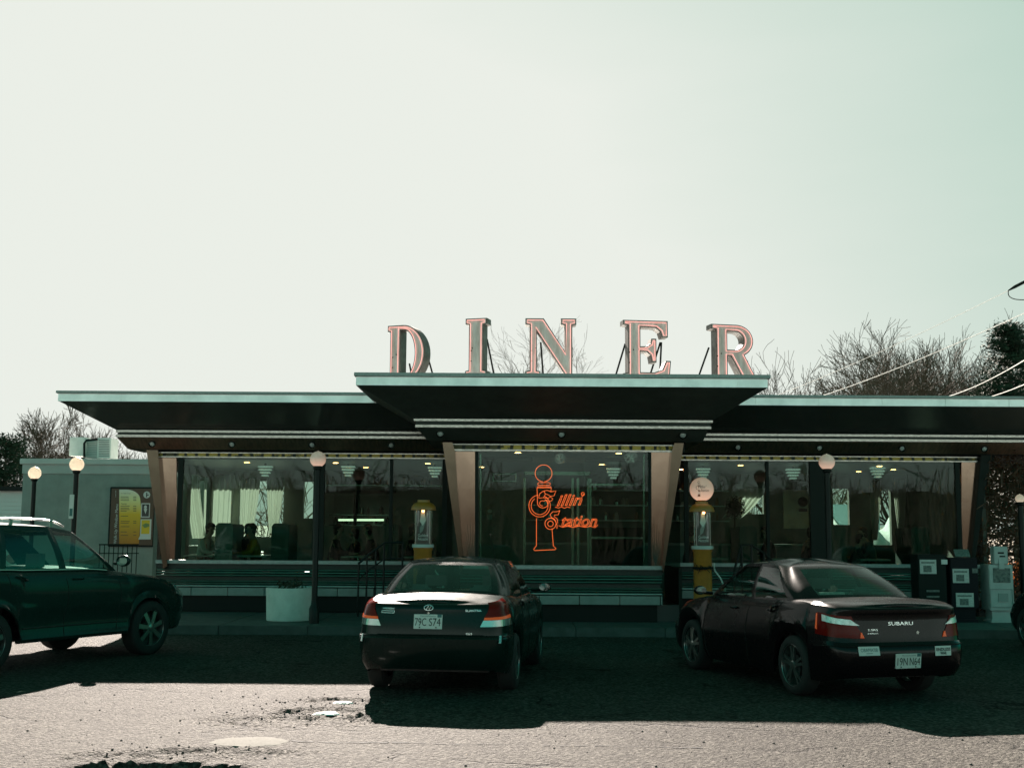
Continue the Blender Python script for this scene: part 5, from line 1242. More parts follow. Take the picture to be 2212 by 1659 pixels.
# ---- dark maroon sedan, three quarter rear view, right
PS = dict(L=4.42, W=0.855, wheels=(0.94, 3.46), Ra=0.355, Rw=0.318, ar=0.50, af=0.75, crown=0.03, pr=5.2, ts=TS, flare=0.022,
  sill=[(0, 0.27), (0.45, 0.2), (4.0, 0.18), (4.42, 0.2)],
  top=[(0, 0.985), (0.3, 1.02), (0.75, 1.03), (1.6, 0.985), (2.8, 0.97), (3.3, 0.95), (3.9, 0.86), (4.42, 0.66)],
  taper=[(0, 0.93), (0.6, 0.965), (1.3, 1.0), (3.2, 1.0), (3.9, 0.97), (4.42, 0.90)],
  ro=[(0, .08), (.12, .02), (.3, 0.0), (.42, .0), (.47, .025), (.5, .05), (.6, .06), (.86, .075), (.93, .06), (.96, .06), (.98, .07), (1, .105)],
  fo=[(0, .12), (.2, .02), (.5, 0), (.7, .05), (.9, .14), (1, .28)],
  so=[(0, .07), (.15, .02), (.45, 0), (.52, .006), (.75, .025), (.9, .045), (.96, .06), (1, .10)],
  cab=dict(base=[(0.70, 0), (0.78, 0.54), (0.98, 0.69), (1.14, 0.725), (1.88, 0.74), (1.97, 0.74), (2.92, 0.73), (3.06, 0.70), (3.22, 0.52), (3.34, 0)],
           roof=[(1.40, 0), (1.44, 0.42), (1.52, 0.50), (1.64, 0.55), (1.95, 0.57), (2.03, 0.57), (2.36, 0.56), (2.44, 0.54), (2.54, 0.42), (2.60, 0)],
           zoff=[.03, .02, 0, -.01, -.01, -.01, -.01, -.01, .015, .03], zroof=[1.375, 1.365, 1.355, 1.37, 1.39, 1.39, 1.375, 1.365, 1.35, 1.355],
           smooth=[1]*9, panes={0: 'rear_window', 3: 'rear_side', 5: 'front_side', 8: 'windscreen'}, crown=0.055, bulge=0.03))
M_maroon = paint('dark_maroon_car_paint', (0.008, 0.005, 0.006), 0.2, 0.25)
C2 = Car('dark maroon sedan turned three quarters away with two bumper stickers, plate 19N N64', 'car', (4.13, 12.75, 0), 107, PS)
C2.body(M_maroon); C2.under(); C2.cabin(M_maroon, M_carglass); C2.seats(2.3, 1.38)
for sd_ in (1, -1):
    for xw in PS['wheels']: C2.wheel(xw, sd_, 0.318, 0.222, 5, double=True)
for sg in (1, -1):
    tz = C2.TR
    C2.patch('tail_lamp', [(C2.RU(0.47*sg, tz(.68)), tz(.665)), (0.176*sg, tz(.70)), (0.178*sg, tz(.90)), (C2.RU(0.60*sg, tz(.86)), tz(.895))], M_red, 0.006, 12, 6)
    C2.patch('reversing_lamp', [(C2.RU(0.52*sg, tz(.80)), tz(.80)), (0.150*sg, tz(.825)), (0.153*sg, tz(.885)), (C2.RU(0.61*sg, tz(.86)), tz(.86))], M_clear2, 0.011, 8, 4)
    C2.patch('turn_lamp', [(C2.RU(0.475*sg, tz(.67)), tz(.672)), (C2.RU(0.52*sg, tz(.67)), tz(.672)), (C2.RU(0.515*sg, tz(.67)), tz(.73)), (C2.RU(0.505*sg, tz(.67)), tz(.73))], M_orange, 0.011, 3, 2)
    C2.patch('turn_lamp', [(0.168*sg, tz(.74)), (0.176*sg, tz(.75)), (0.178*sg, tz(.89)), (0.173*sg, tz(.89))], M_orange, 0.011, 3, 3)
    C2.mirror(2.95, sg, 1.03, M_maroon)
    C2.handle(1.32, 0.85, sg, M_maroon); C2.handle(2.28, 0.85, sg, M_maroon)
    C2.seam(1.92, 0.05, 0.97, sg); C2.seam(3.0, 0.05, 0.97, sg, 0.03); C2.seam(1.24, 0.45, 0.97, sg, -0.1)
C2.plate(0.0, 0.435, '19N', 'N64')
C2.decal('maker_badge', 'SUBARU', 0.03, 0.80, 0.036, 0.30, M_badge)
C2.decal('model_badge', '2.5RS', 0.37, 0.745, 0.02, 0.12, M_badge)
C2.decal('model_badge', 'IMPREZA', 0.37, 0.712, 0.012, 0.12, M_badge)
q = MB(); q.lathe([(0.006, 0.003), (0.016, 0.002), (0.016, 0.0)], (0, 0, 0), 14, 'X'); p = C2.BP(C2.RU(-0.17), C2.TR(0.72), 0.006); q.v = [v_+p for v_ in q.v]; q.build('lock', M_badge, C2.t, local=True)
o = C2.box_on('bumper_sticker', 0.46, 0.545, 0.235, 0.092, M_plate, 0.003, 0.003, bev=0); a, r_, up, n_ = C2.fr
q = MB(); f = a+n_*0.004; text_mb(q, "OBAMA'08", f-up*0.008, r_, up, 0.036, 0.19); q.prism([f-r_*.035-up*.028, f+r_*.035-up*.028, f+r_*.035-up*.022, f-r_*.035-up*.022], n_*0.001); q.build('sticker_lettering', M_tealink, o, local=True)
o = C2.box_on('bumper_sticker', -0.43, 0.53, 0.20, 0.10, M_plate, 0.003, 0.003, bev=0); a, r_, up, n_ = C2.fr
q = MB(); f = a+n_*0.004; text_mb(q, "ENDLESS", f+up*0.0, r_, up, 0.030, 0.18, bold=0.03); text_mb(q, "WAR", f-up*0.038, r_, up, 0.030, 0.08, bold=0.03); q.build('sticker_lettering', M_ink, o, local=True)
q = MB(); q.tube([C2.BP(u/100, 0.455, 0.0) for u in range(-19, 20)], 0.005, 5); q.build('bumper_seam', M_black, C2.t, local=True)
q = MB(); q.box(0.86, 0.93, 0.18, 0.50, 1.075, 1.10); q.build('paper_on_shelf', M_paper, C2.t, bevel=0.004, local=True)
# ---- dark utility vehicle, left, its nose towards the diner
PU = dict(L=4.85, W=0.96, wheels=(1.02, 3.80), Ra=0.42, Rw=0.375, ar=0.35, af=0.75, crown=0.04, pr=4.0, pf=3.0, ts=TS, flare=0.03,
  sill=[(0, 0.42), (0.45, 0.34), (4.2, 0.33), (4.85, 0.33)],
  top=[(0, 1.21), (1.0, 1.235), (2.8, 1.215), (3.2, 1.18), (4.2, 1.08), (4.85, 0.90)],
  taper=[(0, 0.95), (0.6, 0.98), (1.3, 1.0), (3.2, 1.0), (4.0, 0.975), (4.85, 0.90)],
  ro=[(0, .09), (.12, .02), (.3, 0.0), (.42, .0), (.47, .05), (.6, .08), (.9, .09), (1, .13)],
  fo=[(0, .12), (.2, .02), (.5, 0), (.75, .04), (.9, .12), (1, .30)],
  so=[(0, .03), (.06, .0), (.12, .02), (.3, .035), (.45, .012), (.7, .006), (.85, .02), (.93, .04), (1, .09)],
  cab=dict(base=[(0.16, 0), (0.20, 0.62), (0.34, 0.82), (0.46, 0.86), (1.18, 0.865), (1.26, 0.865), (2.12, 0.865), (2.24, 0.865), (3.04, 0.85), (3.2, 0.80), (3.38, 0.55), (3.48, 0)],
           roof=[(0.48, 0), (0.50, 0.52), (0.58, 0.62), (0.72, 0.66), (1.20, 0.685), (1.34, 0.685), (1.98, 0.685), (2.10, 0.68), (2.42, 0.665), (2.52, 0.64), (2.62, 0.45), (2.68, 0)],
           zoff=[0, 0, 0, -.01, -.01, -.01, -.01, -.01, -.01, -.01, .01, .03], zroof=[1.74, 1.74, 1.74, 1.76, 1.79, 1.79, 1.775, 1.765, 1.72, 1.70, 1.69, 1.70],
           smooth=[1]*11, panes={0: 'rear_window', 3: 'quarter', 5: 'rear_side', 7: 'front_side', 10: 'windscreen'}, crown=0.05, bulge=0.03, tv=[0, .05, .2, .35, .5, .65, .8, .92, 1.0]))
M_suv = paint('dark_teal_car_paint', (0.010, 0.026, 0.023), 0.15, 0.25)
hx, hy = math.cos(R(64.2)), math.sin(R(64.2))
px0, py0 = -6.25 - hx*1.02 - hy*0.93, 14.7 - hy*1.02 + hx*0.93   # right rear wheel face at (-6.25, 14.7)
C3 = Car('dark utility vehicle with silver roof rails and chrome window trim at the left edge', 'car', (px0, py0, 0), 64.2, PU)
C3.body(M_suv); C3.under(); C3.cabin(M_suv, M_carglass); C3.seats(2.2, 1.25, 1.2, 1.42)
for sd_ in (1, -1):
    for xw in PU['wheels']: C3.wheel(xw, sd_, 0.375, 0.245, 7, wid=0.24)
for sg in (1, -1):
    C3.mirror(3.08, sg, 1.32, M_suv, 1.1)
    C3.handle(1.42, 0.86, sg, M_suv); C3.handle(2.38, 0.86, sg, M_suv)
    C3.seam(2.18, 0.05, 0.98, sg); C3.seam(3.12, 0.05, 0.98, sg, 0.03); C3.seam(1.24, 0.45, 0.98, sg, -0.05)
    q = MB(); q.tube([C3.BP(sg*C3.u_at_x(0.5+2.55*i/30), 0.985, 0.012) for i in range(31)], 0.013, 6); q.build('window_trim', M_chrome, C3.t, smooth=True, local=True)
    q = MB(); pts = [(0.62, 0.63*sg, 1.80), (0.75, 0.64*sg, 1.85), (1.3, 0.65*sg, 1.87), (2.0, 0.645*sg, 1.86), (2.25, 0.635*sg, 1.82), (2.38, 0.63*sg, 1.77)]; q.tube(smooth_path(pts, 5), 0.013, 8)
    for x_ in (0.75, 1.5, 2.15): q.box(x_-0.025, x_+0.025, 0.64*sg-0.008, 0.64*sg+0.008, 1.77, 1.86)
    q.build('roof_rail', M_alloy, C3.t, smooth=True, local=True)
    q = MB(); q.box(1.45, 3.35, 0.90*sg-0.03, 0.90*sg+0.03, 0.335, 0.375); q.build('side_step', M_trimd, C3.t, bevel=0.01, local=True)
    C3.patch('headlamp', [(0.84*sg, .70), (0.93*sg, .66), (0.93*sg, .82), (0.845*sg, .90)], M_clear, 0.006, 8, 4)
for t_ in (0.13,):
    q = MB(); q.tube([C3.BP(-C3.u_at_x(1.5+1.8*i/20), 0.20, 0.004) for i in range(21)], 0.012, 6); q.build('side_moulding', M_trimd, C3.t, smooth=True, local=True)
# ---- dark car at the very right edge
M_blackp = paint('black_car_paint', (0.012, 0.014, 0.014), 0.1, 0.25)
C4 = Car('black car only just entering the picture at the right edge', 'car', (9.15, 15.4, 0), 96, PG)
C4.body(M_blackp); C4.under(); C4.cabin(M_blackp, M_carglass)
for sd_ in (1, -1):
    for xw in PG['wheels']: C4.wheel(xw, sd_, 0.31, 0.195, 7)
    C4.patch('tail_lamp', [(C4.RU(0.575*sd_, .75), .75), (0.170*sd_, .75), (0.172*sd_, .96), (C4.RU(0.63*sd_, .9), .96)], M_red, 0.006, 10, 6)
C4.mirror(3.0, 1, 1.04, M_blackp)
# ------------------------------------------------------------------ inside the diner
def c2(cx, cy): return ((500+cx/3.95)*0.9955, (800+cy/3.95)*0.9955)
def c5(cx, cy): return ((1360+cx/3.95)*0.9955, (900+cy/3.95)*0.9955)
M_booth = mat('teal_grey_vinyl', (0.17, 0.24, 0.225), 0.4, noise=0.1)
M_boothd = mat('dark_green_vinyl', (0.05, 0.09, 0.08), 0.4, noise=0.1)
M_table = mat('pale_table_top', (0.42, 0.45, 0.43), 0.3)
def booth(pxc, Y0, m, lab, ztop=1.86, w=0.36):
    x = X(pxc, Y0, 20); t = thing('booth_seat', lab, 'booth seat', (x, Y0, FLOORZ), 0, 'back to back booth seats')
    q = MB(); q.box(x-w/2+0.04, x+w/2-0.04, Y0+0.02, Y0+1.2, FLOORZ, ztop); q.build('backrest', m, t, bevel=0.03)
    q = MB(); pts = [(x-w/2, Y0, FLOORZ), (x+w/2, Y0, FLOORZ), (x+w/2, Y0, ztop-0.04), (x+w/2-0.05, Y0, ztop+0.02), (x-w/2+0.05, Y0, ztop+0.02), (x-w/2, Y0, ztop-0.04)]; q.prism(pts, (0, -0.04, 0)); q.build('end_panel', m, t, bevel=0.008)
    for s in (-1, 1):
        q = MB(); a, b = sorted((x+s*(w/2-0.05), x+s*(w/2+0.42))); q.box(a, b, Y0+0.02, Y0+1.2, FLOORZ+0.12, FLOORZ+0.45); q.build('seat', M_boothd, t, bevel=0.03)
booth(486, 24.75, M_booth, 'pale teal booth seat behind the leftmost window, between the two visible diners')
booth(607, 24.75, M_boothd, 'dark booth seat beside the globe lamp, left wing window')
booth(843, 24.75, M_boothd, 'dark booth seat left of the pump without a globe')
booth(1615, 24.75, M_boothd, 'dark booth seat right of the globe topped pump')
booth(1808, 24.75, M_boothd, 'booth seat just right of the thick window post')
booth(1986, 24.75, M_boothd, 'booth seat below the curtains at the right end window')
def table(pxc, Y0, lab, w=0.62):
    x = X(pxc, Y0, 0); t = thing('diner_table', lab, 'table', (x, Y0+0.5, FLOORZ), 0, 'booth tables')
    q = MB(); q.box(x-w/2, x+w/2, Y0, Y0+1.1, FLOORZ+0.74, FLOORZ+0.775); q.build('tabletop', M_table, t, bevel=0.01)
    q = MB(); q.tube([(x, Y0+0.5, FLOORZ), (x, Y0+0.5, FLOORZ+0.74)], 0.04, 10); q.lathe([(0.22, FLOORZ+0.002), (0.2, FLOORZ+0.03), (0.05, FLOORZ+0.05)], (x, Y0+0.5, 0), 16); q.build('pedestal', M_steel, t, smooth=True)
table(546, 24.8, 'table between the two booths of the leftmost window')
table(430, 24.8, 'table at the leftmost end of the diner beside the person in white')
table(770, 24.8, 'table behind the window between lamp post and mullion')
table(905, 24.8, 'table right of the booth behind the pump without a globe')
table(1540, 24.8, 'table behind the globe topped pump')
table(1700, 24.8, 'table left of the thick window post')
table(1890, 24.8, 'table in the middle of the right end window')
# curtains
M_curt = mat('white_curtain', (0.55, 0.55, 0.50), 0.9, transl=0.30)
def curtain(p0, p1_, q0, q1, h0, h1, Y, lab):
    """top edge p0..p1, bottom edge q0..q1 in the picture plane at depth Y"""
    m = MB(); n = 36; k = 10; vs = []
    for j in range(k+1):
        f = j/k; g = f**1.5
        for i in range(n+1):
            a = i/n; xa = X(p0+(p1_-p0)*a, Y, 60); xb = X(q0+(q1-q0)*a, Y, 60); x = xa+(xb-xa)*g
            vs.append((x, Y+0.035*math.sin(a*n*0.9+0.7*math.sin(a*9)), Z(h1, Y)+(Z(h0, Y)-Z(h1, Y))*f))
    m.add(vs, [(j*(n+1)+i, j*(n+1)+i+1, (j+1)*(n+1)+i+1, (j+1)*(n+1)+i) for j in range(k) for i in range(n)])
    tag(m.build('curtain', M_curt, smooth=True), lab, 'curtain', 'white curtains on the back windows')
curtain(400, 428, 418, 448, -20, 118, 28.35, 'leftmost narrow white curtain in the first window')
curtain(440, 505, 442, 500, -15, 118, 28.30, 'wide white curtain behind the booth of the first window')
curtain(518, 560, 520, 548, -5, 110, 28.35, 'white curtain left of the bright slits in the first window')
curtain(575, 612, 583, 600, -8, 110, 28.30, 'white curtain right of the bright slits in the first window')
curtain(1585, 1655, 1560, 1600, 30, 96, 28.30, 'white curtain fanning out over the thick plant silhouette')
curtain(1880, 1905, 1882, 1893, -15, 112, 28.35, 'slim white curtain left of centre in the right end window')
curtain(1930, 1960, 1938, 1952, 10, 118, 28.30, 'slim hanging curtain in the centre of the right end window')
curtain(2000, 2035, 2010, 2028, -22, 118, 28.35, 'white curtain second from the end of the right window')
curtain(2040, 2070, 2052, 2066, -22, 118, 28.30, 'white curtain at the far end of the right window')
# kitchen behind its hatch
KT = thing('kitchen_hatch', 'lit serving hatch into the kitchen behind the left wing window', 'serving hatch', (X(772, 29, 30), 29, FLOORZ))
kx0, kx1 = X(690, YW, 40), X(855, YW, 40)
q = MB(); q.box(kx0, kx1, 31.0, 31.05, FLOORZ, 3.2); q.box(kx0-0.05, kx0, YW+0.16, 31.0, FLOORZ, 3.2); q.box(kx1, kx1+0.05, YW+0.16, 31.0, FLOORZ, 3.2); q.box(kx0, kx1, YW+0.16, 31.0, 3.2, 3.25); q.build('kitchen_wall', mat('kitchen_tile', (0.45, 0.52, 0.50), 0.3, noise=0.15), KT)
q = MB(); q.tube([at(731, 1123, 29.0), at(829, 1123, 29.0)], 0.025, 10); q.build('fluorescent_tube', mat('fluorescent', (1, 1, 1), 0.3, emit=(0.95, 1.0, 0.70), estr=0.5), KT)
q = MB(); q.box(X(764, YW, 40), X(770, YW, 40), YW-0.02, YW+0.14, Z(10, YW), Z(78, YW)); q.box(kx0, kx1, YW-0.04, YW-0.003, Z(80, YW), Z(86, YW)); q.build('hatch_frame', M_frame, KT, bevel=0.003)
rr = random.Random(8)
q = MB()
for i in range(9):
    x = kx0+0.2+i*0.16; y = 29.9; z = rr.choice((1.9, 2.15)); r_ = rr.uniform(0.04, 0.08); q.lathe([(r_, z), (r_*0.8, z+rr.uniform(0.08, 0.2)), (1e-4, z+0.2)], (x, y, 0), 12)
for z in (1.88, 2.13): q.box(kx0+0.05, kx1-0.05, 29.8, 30.05, z-0.02, z-0.001)
q.build('kitchen_shelf', M_steel, KT, smooth=True)
# shelf with clutter above the hatch
q = MB(); SHF = thing('wall_shelf', 'long shelf crowded with small bric-a-brac above the kitchen hatch', 'shelf', (X(800, 28.3, 90), 28.3, Z(97, 28.3)))
a = at(*c2(820, 995), 28.3); b = at(*c2(1860, 1003), 28.3); q.box(a.x, b.x, 28.25, 28.55, a.z-0.02, a.z); q.build('board', M_steel, SHF)
q = MB()
mats_ = [mat('clutter_ochre', (0.22, 0.13, 0.05), 0.6), mat('clutter_pale', (0.35, 0.33, 0.28), 0.6), mat('clutter_dark', (0.04, 0.04, 0.04), 0.6)]
for i in range(34):
    x = rr.uniform(a.x+0.1, b.x-0.1); w = rr.uniform(0.03, 0.1); h = rr.uniform(0.05, 0.2)
    if rr.random() < 0.5: q.lathe([(w*0.5, a.z+0.001), (w*0.6, a.z+h*0.6), (w*0.25, a.z+h)], (x, 28.4+rr.uniform(-0.08, 0.08), 0), 10, mi=rr.randrange(3))
    else: q.box(x-w/2, x+w/2, 28.3+rr.uniform(0, .05), 28.4+rr.uniform(0, 0.08), a.z+0.001, a.z+h, mi=rr.randrange(3))
o = q.build('shelf_clutter', mats_, SHF); o['kind'] = 'stuff'
# hanging lamps of small glass blocks
M_gb = mat('lit_glass_block', (0.7, 0.75, 0.72), 0.1, emit=(0.85, 1.0, 0.9), estr=0.07)
def block_lamp(pxc, pyc, Y, lab):
    c = at(pxc, pyc, Y); t = thing('hanging_lamp', lab, 'hanging lamp', (c.x, Y, c.z), 0, 'tiered glass block lamps')
    q = MB(); q.tube([(c.x, Y, c.z+0.1), (c.x, Y, Z(150, YG)+0.02)], 0.006, 6); q.build('rod', M_steel, t)
    q = MB()
    for r_, (w, n) in enumerate(((0.30, 5), (0.27, 4), (0.21, 4), (0.13, 3))):
        for i in range(n):
            a = 2*math.pi*(i+0.3*r_)/max(n, 1); 
            x = c.x - w/2 + w*(i+0.5)/n; z = c.z+0.09-r_*0.062; s = w/n*0.38; zz = 0.018
            for (a0, a1, b0, b1) in ((-s, s, zz-0.005, zz), (-s, s, -zz, -zz+0.005), (-s, -s+0.006, -zz+0.005, zz-0.005), (s-0.006, s, -zz+0.005, zz-0.005)):
                q.box(x+a0, x+a1, Y-0.02, Y+0.02, z+b0, z+b1)
            for yy in (-0.09, 0.09): q.box(x-s, x+s, Y+yy-0.01, Y+yy+0.01, z-zz, z+zz*0.2)
    q.build('glass_tiers', M_gb, t)
    q = MB(); q.box(c.x-0.02, c.x+0.02, Y-0.02, Y+0.02, c.z+0.115, c.z+0.16); q.build('ceiling_cup', M_steel, t)
for px_, py_, Y_, lab in ((573, 1017, 25.6, 'tiered glass block lamp in the first window, left of the globe lamp'), (752, 1017, 25.6, 'tiered glass block lamp over the kitchen hatch window'), (939, 1019, 25.6, 'tiered glass block lamp just left of the slanted entrance post'),
    (1325, 1022, 25.2, 'tiered glass block lamp seen through the entrance glass'), (1519, 1022, 25.6, 'tiered glass block lamp right above the white pump globe'), (1713, 1023, 25.6, 'tiered glass block lamp above the round sign poster'), (1896, 1020, 25.6, 'tiered glass block lamp in the right end window')):
    block_lamp(px_, py_, Y_, lab)
# hanging wire balls in the entrance
M_foil = mat('glowing_foil', (0.85, 0.85, 0.82), 0.25, 0.7, emit=(1, 1, 0.95), estr=0.03)  # foil gives no light; faint emission stands in for glints
for (cx, cy, r_, lab) in ((1088, 218, 45, 'silver wire ball ornament left of centre at the top of the entrance glass'), (1695, 205, 56, 'larger silver wire ball ornament at the top right of the entrance glass')):
    c = at(*c4(cx, cy), YC+0.2); rad = r_/3.95/119*0.995
    t = thing('hanging_ornament', lab, 'ornament', c, 0, 'wire balls hung in the entrance'); q = MB()
    for k in range(6):
        M3 = Matrix.Rotation(rr.uniform(0, 3), 3, V((rr.gauss(0, 1), rr.gauss(0, 1), rr.gauss(0, 1))).normalized())
        q.tube([c+M3 @ V((rad*math.cos(R(a)), rad*math.sin(R(a)), 0)) for a in range(0, 360, 20)], 0.003, 4, closed=True)
    for k in range(10):
        d = V((rr.gauss(0, 1), rr.gauss(0, 1), rr.gauss(0, 1))).normalized(); q.tube([c+d*rad*0.15, c+d*rad*0.92], 0.0045, 4)
    q.build('wire_ball', M_foil, t); q = MB(); q.tube([c+V((0, 0, rad)), (c.x, c.y, Z(172, YC)+0.02)], 0.002, 4); q.build('thread', M_steel, t)
# poster with a round emblem
a = at(*c5(1345, 640), 28.5); b = at(*c5(1565, 975), 28.5)
t = thing('wall_poster', 'pale poster with a dark round emblem left of the thick window post', 'poster', ((a.x+b.x)/2, 28.5, b.z))
q = MB(); q.box(a.x, b.x, 28.55, 28.597, b.z, a.z); q.build('sheet', mat('poster_pale', (0.62, 0.60, 0.50), 0.7, noise=0.3, nscale=3), t)
c = at(*c5(1510, 745), 28.53); q = MB(); q.lathe([(1e-4, 0.0), (0.125, 0.01)], c, 28, 'Y'); q.build('round_emblem', M_booth, t)
q = MB(); q.lathe([(0.10, -0.004), (0.112, -0.004)], c, 28, 'Y'); q.box(c.x-0.1, c.x+0.1, 28.53, 28.548, c.z-0.23, c.z-0.16); q.build('emblem_ring', M_ink, t)
# framed dark picture and a wall phone in the entrance
a = at(*c4(512, 345), 24.35); b = at(*c4(712, 415), 24.35)
t = thing('wall_picture', 'wide dark framed picture on the inner wall left of the neon pump', 'picture', ((a.x+b.x)/2, 24.35, b.z)); q = MB(); q.box(a.x, b.x, 24.32, 24.36, b.z, a.z); q.build('frame', M_steel, t, bevel=0.006); q = MB(); q.box(a.x+0.015, b.x-0.015, 24.315, 24.319, b.z+0.015, a.z-0.015); q.build('canvas', M_boothd, t)
a = at(*c4(462, 650), 24.2); b = at(*c4(508, 740), 24.2)
t = thing('wall_telephone', 'small pale wall telephone low on the left inside the entrance', 'telephone', ((a.x+b.x)/2, 24.2, b.z)); q = MB(); q.box(a.x, b.x, 24.15, 24.22, b.z, a.z-0.1); q.build('case', M_booth, t, bevel=0.01); q = MB(); q.sphere(((a.x+b.x)/2, 24.13, a.z-0.04), 0.05, 12, (1, 0.4, 0.8)); q.build('handset', M_greytrim, t, smooth=True)
q = MB(); q.box(XV0+0.04, at(*c4(785, 500), 24.3).x, 24.37, 24.42, FLOORZ, Z(120, 24.3)); q.build('inner_wall', mat('inner_wall_green', (0.10, 0.13, 0.11), 0.5, noise=0.2), D)
# counter and a steel back bar, deep in the right half
CT = thing('lunch_counter', 'long pale topped lunch counter running along the back of the diner', 'counter', (X(1500, 27, 0), 27, FLOORZ))
q = MB(); q.box(X(1100, 27, 0), X(1760, 27, 0), 27.0, 27.5, FLOORZ, FLOORZ+1.0); q.build('front', M_booth, CT, bevel=0.01)
q = MB(); q.box(X(1095, 27, 0), X(1765, 27, 0), 26.92, 27.6, FLOORZ+1.002, FLOORZ+1.05); q.build('countertop', M_table, CT, bevel=0.01)
BB = thing('back_bar', 'quilted steel back bar with glass shelves behind the lunch counter', 'back bar', (X(1300, 28.4, 0), 28.3, FLOORZ))
q = MB(); q.box(X(1110, 28.4, 0), X(1575, 28.4, 0), 28.1, 28.55, FLOORZ, FLOORZ+0.95); q.build('cabinet', M_steel, BB, bevel=0.01)
q = MB(); 
for z in (2.0, 2.35, 2.7): q.box(X(1110, 28.4, 0), X(1575, 28.4, 0), 28.3, 28.56, z, z+0.02)
q.build('shelf', M_rib, BB)
q = MB()
for i in range(60):
    x = rr.uniform(X(1115, 28.4, 0), X(1570, 28.4, 0)); z = rr.choice((2.021, 2.371, 2.721)); w = rr.uniform(0.03, 0.06); h = rr.uniform(0.08, 0.24); q.lathe([(w, z), (w, z+h*0.6), (w*0.4, z+h)], (x, 28.42, 0), 8, mi=rr.randrange(3))
o = q.build('glassware', [mats_[0], mats_[1], M_steel], BB); o['kind'] = 'stuff'
# potted plant
t = thing('potted_plant', 'bushy round potted plant in silhouette right of the globe topped pump', 'plant', (X(1593, 25.6, 40), 25.6, FLOORZ)); q = MB(); cc = at(*c5(925, 790), 25.6)
for i in range(1100):
    d = V((rr.gauss(0, 1), rr.gauss(0, 1), rr.gauss(0, 1))).normalized()*rr.uniform(0.05, 0.24); c = cc+V((d.x, d.y, d.z*1.05)); u = V((rr.gauss(0, 1), rr.gauss(0, 1), rr.gauss(0, 1))).normalized()*0.026; w = u.orthogonal().normalized()*0.014
    q.add([c-u, c+w, c+u, c-w], [(0, 1, 2, 3)])
q.build('foliage', mat('dark_plant', (0.025, 0.035, 0.02), 0.7), t); q = MB(); q.tube([cc, (cc.x, cc.y, FLOORZ+0.4)], 0.02, 6); q.build('stem', M_bark, t); q = MB(); q.lathe([(0.13, FLOORZ+0.003), (0.17, FLOORZ+0.4), (0.15, FLOORZ+0.4)], (cc.x, cc.y, 0), 18); q.build('pot', M_boothd, t, smooth=True)
